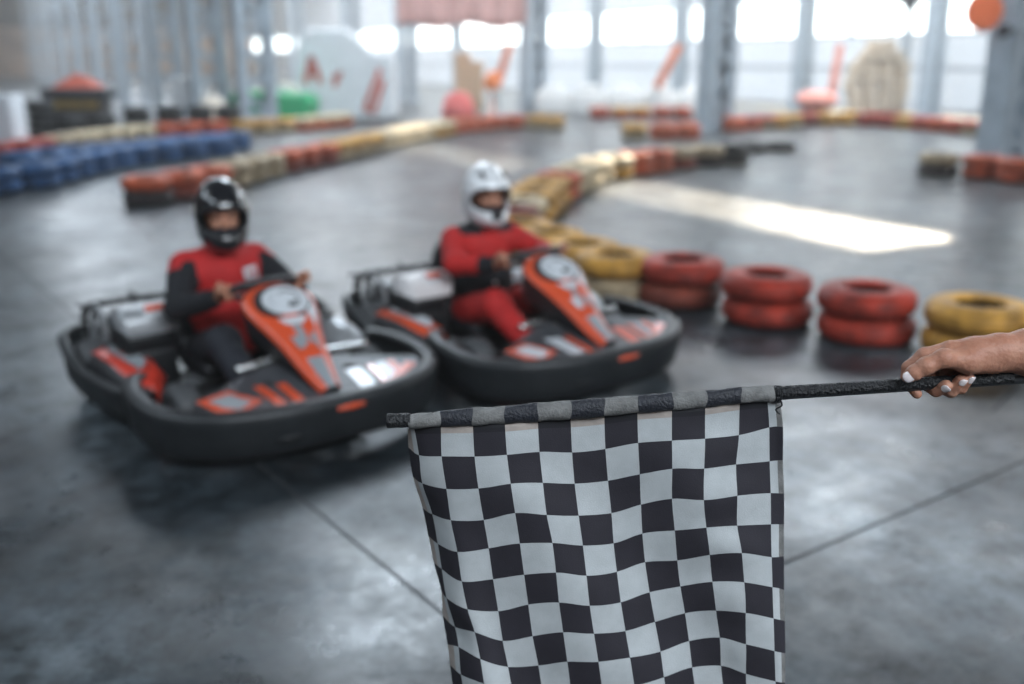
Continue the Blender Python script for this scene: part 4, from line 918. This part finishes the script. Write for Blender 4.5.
# ------------------------------------------------------------------ drivers
face_m = sss_skin('skin_face', (.48, .24, .155))
def driver(loc, heading, label, spec):
    D = empty('person', loc, heading, label, 'person')
    hz = spec.get('hz', 0)
    ha = math.radians(spec['turn']); HC = Vector((-.155, 0, .845)); HR = Matrix.Rotation(ha, 3, 'Z') @ Matrix.Rotation(math.radians(6), 3, 'Y')
    def J(s, k): return dict(sh=(-.215, s*.175, .625), el=(-.045, s*.29, spec['elz']), wr=(.145, s*.180, .540), hand=(.185, s*.160, .570), hip=(-.20, s*.095, .215), kn=(.15, s*spec['knee'][0 if s < 0 else 1], .335), an=(.50, s*.19, .165), toe=(.60, s*.19, .235))[k]
    # body in one continuous surface: head, neck, torso, limbs, hands with fingers
    f = Field((-.42, -.40, .06), (.70, .40, 1.00), .0062)
    hp = lambda x, y, z: HC+HR @ Vector((x, y, z))
    f.ell(hp(-.012, 0, .02), (.098, .076, .098), 0, HR); f.ell(hp(.025, 0, -.045), (.064, .058, .072), .03, HR); f.ell(hp(.066, 0, -.092), (.022, .026, .02), .02, HR)
    f.cap(hp(.086, 0, .012), hp(.102, 0, -.022), .009, .014, .012)                       # nose
    for s in (-1, 1): f.ell(hp(.078, s*.035, .028), (.014, .026, .009), .01, HR); f.ell(hp(.070, s*.038, -.018), (.02, .022, .018), .015, HR)
    f.cap(hp(.090, -.018, -.058), hp(.090, .018, -.058), .009, .009, .008)               # lips
    f.cap(hp(-.02, 0, -.06), (-.205, 0, .62), .052, .06, .03)
    f.cap((-.215, -.09, .58), (-.215, .09, .58), .085, .085, .05); f.cap((-.215, 0, .55), (-.19, 0, .26), .115, .105, .06); f.cap((-.19, -.06, .22), (-.19, .06, .22), .095, .095, .05)
    for s in (-1, 1):
        f.cap(J(s, 'sh'), J(s, 'el'), .046, .038, .03); f.cap(J(s, 'el'), J(s, 'wr'), .038, .025, .02)
        f.cap(J(s, 'hip'), J(s, 'kn'), .078, .054, .04); f.cap(J(s, 'kn'), J(s, 'an'), .052, .034, .02)
        f.cap(J(s, 'an'), J(s, 'toe'), .034, .028, .02)
        # hand gripping the rim: palm outside/behind the rim, fingers over the top and round
        w0 = Vector(J(s, 'wr')); h0 = Vector(J(s, 'hand')); c = Vector((.235, s*.148, .58))
        f.cap(w0, h0, .024, .028, .01); f.cap(h0+Vector((.0, 0, .012)), h0+Vector((.03, 0, -.012)), .026, .024, .012)
        for q in range(4):
            o_ = Vector((-.006+.0195*q-.012, s*.004*q, .010*q-.002)); b0 = h0+o_+Vector((.010, s*.018, .014))
            f.cap(b0, b0+Vector((.008, s*.018, .012)), .0105, .0100, .004); f.cap(b0+Vector((.008, s*.018, .012)), b0+Vector((.020, s*.022, -.018)), .0100, .0092, .003)
            f.cap(b0+Vector((.020, s*.022, -.018)), b0+Vector((.014, s*.002, -.034)), .0092, .0082, .003)
        f.cap(h0+Vector((-.005, -s*.018, .012)), h0+Vector((.020, -s*.030, .022)), .0115, .0105, .006); f.cap(h0+Vector((.020, -s*.030, .022)), h0+Vector((.045, -s*.022, .016)), .0105, .0085, .003)
    f.build('body', [face_m], D)
    # jacket
    f = Field((-.44, -.43, .16), (.20, .43, .80), .0075)
    f.cap((-.215, -.10, .585), (-.215, .10, .585), .108, .108, .05); f.cap((-.21, 0, .56), (-.185, 0, .27), .142, .138, .06); f.ell((-.15, 0, .25), (.165, .175, .065), .04)
    f.cap((-.20, -.05, .40), (-.20, .05, .40), .125, .125, .05)
    for s in (-1, 1):
        sh, el_, wr_ = [Vector(J(s, k)) for k in ('sh', 'el', 'wr')]
        f.cap(sh, el_, .070, .056, .035); f.cap(el_, wr_-(wr_-el_)*.10, .057, .043, .02)
        for q, t in enumerate((.25, .5, .75)): f.ell(sh.lerp(el_, t), (.066-.006*q+.003,)*3, .006)
        for t in (.2, .45, .7): f.ell(el_.lerp(wr_, t), (.057-.012*t,)*3, .006)
    f.cap((-.205, 0, .66), (-.19, 0, .715), .068, .062, .02)
    f.cut(lambda x, y, z: .058-np.sqrt((x+.185)**2+y**2)+np.where(z < .67, 1, 0)*0-(z-.72)*0-np.where(z > .665, 0, 1)*-1*-.2 if False else np.where(z > .68, .050-np.sqrt((x+.180)**2+y**2), -1))
    def seg(x, y, z, a, b_):
        a, b_ = np.array(a), np.array(b_); ba = b_-a; t = ((x-a[0])*ba[0]+(y-a[1])*ba[1]+(z-a[2])*ba[2])/(ba@ba); tc_ = np.clip(t, 0, 1)
        return np.sqrt((x-a[0]-tc_*ba[0])**2+(y-a[1]-tc_*ba[1])**2+(z-a[2]-tc_*ba[2])**2), t
    def paint(x, y, z):
        m_ = np.zeros(len(x), int)
        for s in (-1, 1):
            d1, t1 = seg(x, y, z, J(s, 'sh'), J(s, 'el')); d2, t2 = seg(x, y, z, J(s, 'el'), J(s, 'wr'))
            arm = ((d1 < .078) | (d2 < .064)) & (np.abs(y) > .150)
            m_ = spec['paint_arm'](m_, arm, t1, d1, t2, d2, x, y, z)
        return spec['paint_body'](m_, x, y, z)
    jk = f.build('jacket', [M(spec['n']+'_red_cloth', spec['red'], .75, var=.2, scale=12, bump=.5, bscale=26), M(spec['n']+'_black_cloth', (.007, .008, .012), .85, var=.3, scale=14, bump=.5, bscale=30), M(spec['n']+'_skin_gap', (.02, .02, .025), .8)], D, paint)
    jk['label'] = spec['jl']
    # collar, buttons, badge
    m = MB(); m.lathe([(.060, .675), (.066, .70), (.064, .735), (.056, .735), (.056, .68)], 24, c=(-.19, 0, 0)); o = m.build('collar', MATS[spec['n']+('_red_cloth')], jk)
    m = MB()
    for z_ in spec['buttons']: m.lathe([(0, -.003), (.010, -.003), (.012, .0), (.010, .006), (0, .007)], 14, c=(spec['bx'], spec['by'], z_), R=Matrix.Rotation(PI/2, 3, 'Y'))
    m.build('button', M('button_metal', (.7, .7, .7), .3, metal=.6), jk)
    if spec['badge']:
        m = MB(); m.box((-.078, .085, .585), (.012, .085, .055), (0, -.25, .45), bev=.004); m.box((-.072, .087, .585), (.008, .05, .018), (0, -.25, .45), mi=1); m.build('badge', [wht, MATS[spec['n']+'_red_cloth']], jk)
    # trousers
    f = Field((-.36, -.36, .06), (.58, .36, .50), .0075)
    f.cap((-.18, -.06, .215), (-.18, .06, .215), .122, .122, .04)
    for s in (-1, 1):
        hp_, kn, an = [Vector(J(s, k)) for k in ('hip', 'kn', 'an')]
        f.cap(hp_, kn, .100, .076, .04); f.cap(kn, an, .074, .052, .03); f.ell(kn+Vector((.005, 0, .004)), (.080,)*3, .02)
        for t in (.3, .55, .8): f.ell(kn.lerp(an, t), (.072-.022*t+.004,)*3, .008)
    tr = f.build('trousers', [M(spec['n']+'_trouser_cloth', spec['trou'], .75, var=.25, scale=10, bump=.5, bscale=24)], D)
    # shoes
    for s in (-1, 1):
        f = Field((.42, s*.19-.08, .07), (.72, s*.19+.08, .32), .007); an, to = Vector(J(s, 'an')), Vector(J(s, 'toe'))
        f.cap(an+Vector((-.02, 0, -.02)), to+Vector((.01, 0, .01)), .046, .036, .02); f.cap(an, an+Vector((-.015, 0, .05)), .045, .046, .02); f.build('shoe', [M('shoe_black', (.02, .02, .022), .5)], D)
    # helmet
    H_ = empty('helmet', HC, 0); H_.parent = D; H_.rotation_euler = HR.to_euler(); H_['label'] = spec['hl']
    f = Field((-.20, -.18, -.21), (.22, .18, .20), .0048)
    f.ell((-.008, 0, .028), (.146, .125, .135), 0); f.ell((.030, 0, -.075), (.124, .104, .092), .05); f.ell((-.05, 0, -.06), (.100, .108, .10), .04)
    f.ell((.125, 0, -.095), (.035, .055, .030), .03); f.ell((-.03, 0, .10), (.09, .08, .072), .03)
    f.cut_ell((-.008, 0, .020), (.118, .098, .115)); f.cut_ell((.02, 0, -.085), (.098, .080, .085)); f.cut(lambda x, y, z: -(z+.150))
    def port(x, y, z):
        zz = (z-(.008-.10*np.maximum(0, np.abs(y)-.05)))/.060; yy = y/.110
        return np.where(x > .0, (1-(np.abs(yy)**3.2+np.abs(zz)**3.2)**(1/3.2))*.05, -1)
    f.cut(port)
    def hpaint(x, y, z):
        r = np.zeros(len(x), int)
        inner = ((x+.008)/.133)**2+(y/.113)**2+((z-.022)/.123)**2 < 1
        inner2 = ((x-.03)/.112)**2+(y/.092)**2+((z+.078)/.083)**2 < 1
        r[inner & (z > -.06)] = 1; r[inner2 & (z <= -.03)] = 1
        if spec['n'] == 'front':
            pass
        return r
    f.build('shell', [spec['helm'], spec['lining']], H_, hpaint)
    # trim ring of the face opening, vents, visor pivots
    m = MB(); loop = []
    for k in range(48):
        a = 2*PI*k/48; cy, cz = math.cos(a), math.sin(a); y = .107*math.copysign(abs(cy)**.62, cy); z = .008-.10*max(0, abs(y)-.05)+.059*math.copysign(abs(cz)**.62, cz)
        # surface x from the ellipsoids
        x1 = -.008+.146*math.sqrt(max(0, 1-(y/.125)**2-((z-.028)/.135)**2)); x2 = .03+.124*math.sqrt(max(0, 1-(y/.104)**2-min(.98, ((z+.075)/.092)**2))) if abs(y) < .103 else 0
        loop.append((max(x1, x2)-.003, y, z))
    m.tube(loop, .0045, 6, closed=True); m.build('face_trim', mold, H_)
    for s in (-1, 1):
        m = MB(); m.lathe([(0, -.006), (.022, -.006), (.026, 0), (.020, .008), (0, .01)], 18, c=(-.005, s*.121, .035), R=Matrix.Rotation(-s*PI/2, 3, 'X')); m.build('visor_pivot', M('pivot_'+spec['n'], spec['piv'], .35), H_)
        m = MB(); m.box((.085, s*.062, .135), (.045, .020, .012), (s*.35, .85, 0), bev=.005); m.build('vent', mold, H_)
    m = MB()
    for k in range(3): m.box((.152-.002*abs(k-1), (k-1)*.018, -.098), (.012, .011, .022), (0, .1, 0), bev=.003)
    if spec['n'] == 'rear': m.box((.150, 0, -.075), (.03, .062, .055), (0, .1, 0), bev=.012)
    m.build('chin_vent', mold if spec['n'] != 'front' else M('vent_grey', (.13, .14, .15), .4), H_)
    # cloth mask over the lower face
    f = Field((-.13, -.11, -.16), (.14, .11, -.0), .0048); f.ell((.028, 0, -.058), (.074, .068, .062), .01); f.ell((.085, 0, -.04), (.022, .024, .028), .02); f.ell((0, 0, -.10), (.07, .066, .055), .03)
    f.cut(lambda x, y, z: (z+.028)-.0*x); f.build('face_mask', M(spec['n']+'_mask', spec['mask'], .8), H_)
    # eyes and brows
    for s in (-1, 1):
        m = MB(); m.lathe([(0, -.009), (.008, -.006), (.0105, 0), (.008, .006), (0, .009)], 14, c=(.0775, s*.033, .012), R=Matrix.Rotation(PI/2, 3, 'Y')); m.build('eye', M('eye_dark', (.05, .035, .03), .2), H_)
        m = MB(); m.tube([(.083, s*.015, .030), (.085, s*.033, .034), (.076, s*.050, .029)], .0035, 6); m.build('eyebrow', M('brow_dark', (.04, .025, .02), .8), H_)
    return D
def arm_f(m_, arm, t1, d1, t2, d2, x, y, z):
    m_[arm & ((t1 > .30) | (t2 > .02)) & (z < .66)] = 1; return m_
def body_f(m_, x, y, z):
    m_[(z > .695)] = 0; return m_
def arm_b(m_, arm, t1, d1, t2, d2, x, y, z):
    m_[arm & (t2 > .68) & (d2 < .06)] = 1
    return m_
def body_b(m_, x, y, z):
    t = (np.abs(y) < .19) & (z < .54) & (z > .30) & (x > -.5); m_[t & ~((x > .0))] = 1
    m_[(z > .655) & (np.abs(y) > .05) & (np.abs(y) < .17)] = 1
    return m_
driver((-1.24, 4.46, 0), math.radians(-50.5), 'driver in glossy black helmet and red jacket with black sleeves, steering the front go-kart',
       dict(n='front', elz=.475, turn=-18, knee=(.17, .19), red=(.47, .009, .009), trou=(.008, .010, .018), jl='red jacket with black sleeves', buttons=(.47,), bx=-.052, by=.01, badge=True, helm=M('helmet_black', (.012, .013, .016), .16, coat=.9), lining=M('lining_black', (.015, .015, .018), .9), piv=(.5, .48, .45), mask=(.012, .013, .02), hl='glossy black full-face helmet', paint_arm=arm_f, paint_body=body_f))
driver((-.04, 5.17, 0), math.radians(-52), 'driver in white helmet and red suit with black body protector, steering the rear go-kart',
       dict(n='rear', elz=.535, turn=-14, knee=(.17, .19), red=(.50, .010, .009), trou=(.48, .010, .009), jl='red suit top with black body protector and cuffs', buttons=(.40, .35), bx=-.040, by=-.03, badge=False, helm=M('helmet_white', (.80, .82, .84), .2, coat=.8), lining=M('lining_red', (.10, .015, .012), .9), piv=(.62, .64, .66), mask=(.012, .013, .02), hl='white full-face helmet', paint_arm=arm_b, paint_body=body_b))
bpy.context.view_layer.update()
# thin dusty air filling the hall
def haze():
    m = bpy.data.materials.new('dusty_air'); m.use_nodes = True; nt = m.node_tree
    for n in list(nt.nodes): nt.nodes.remove(n)
    o = nt.nodes.new('ShaderNodeOutputMaterial'); v = nt.nodes.new('ShaderNodeVolumeScatter'); v.inputs['Density'].default_value = HAZE; v.inputs['Anisotropy'].default_value = .45; v.inputs['Color'].default_value = (1, .98, .95, 1)
    nt.links.new(v.outputs[0], o.inputs['Volume'])
    mb = MB(); mb.box((0, 0, 0), (V1-V0-.1, U1-U0-.1, ZR-.1))
    h = mb.build('haze', m, loc=HU((U0+U1)/2, (V0+V1)/2, ZR/2), rot=(0, 0, HROT)); h['kind'] = 'structure'; h.display_type = 'WIRE'
HAZE = .0036
haze()
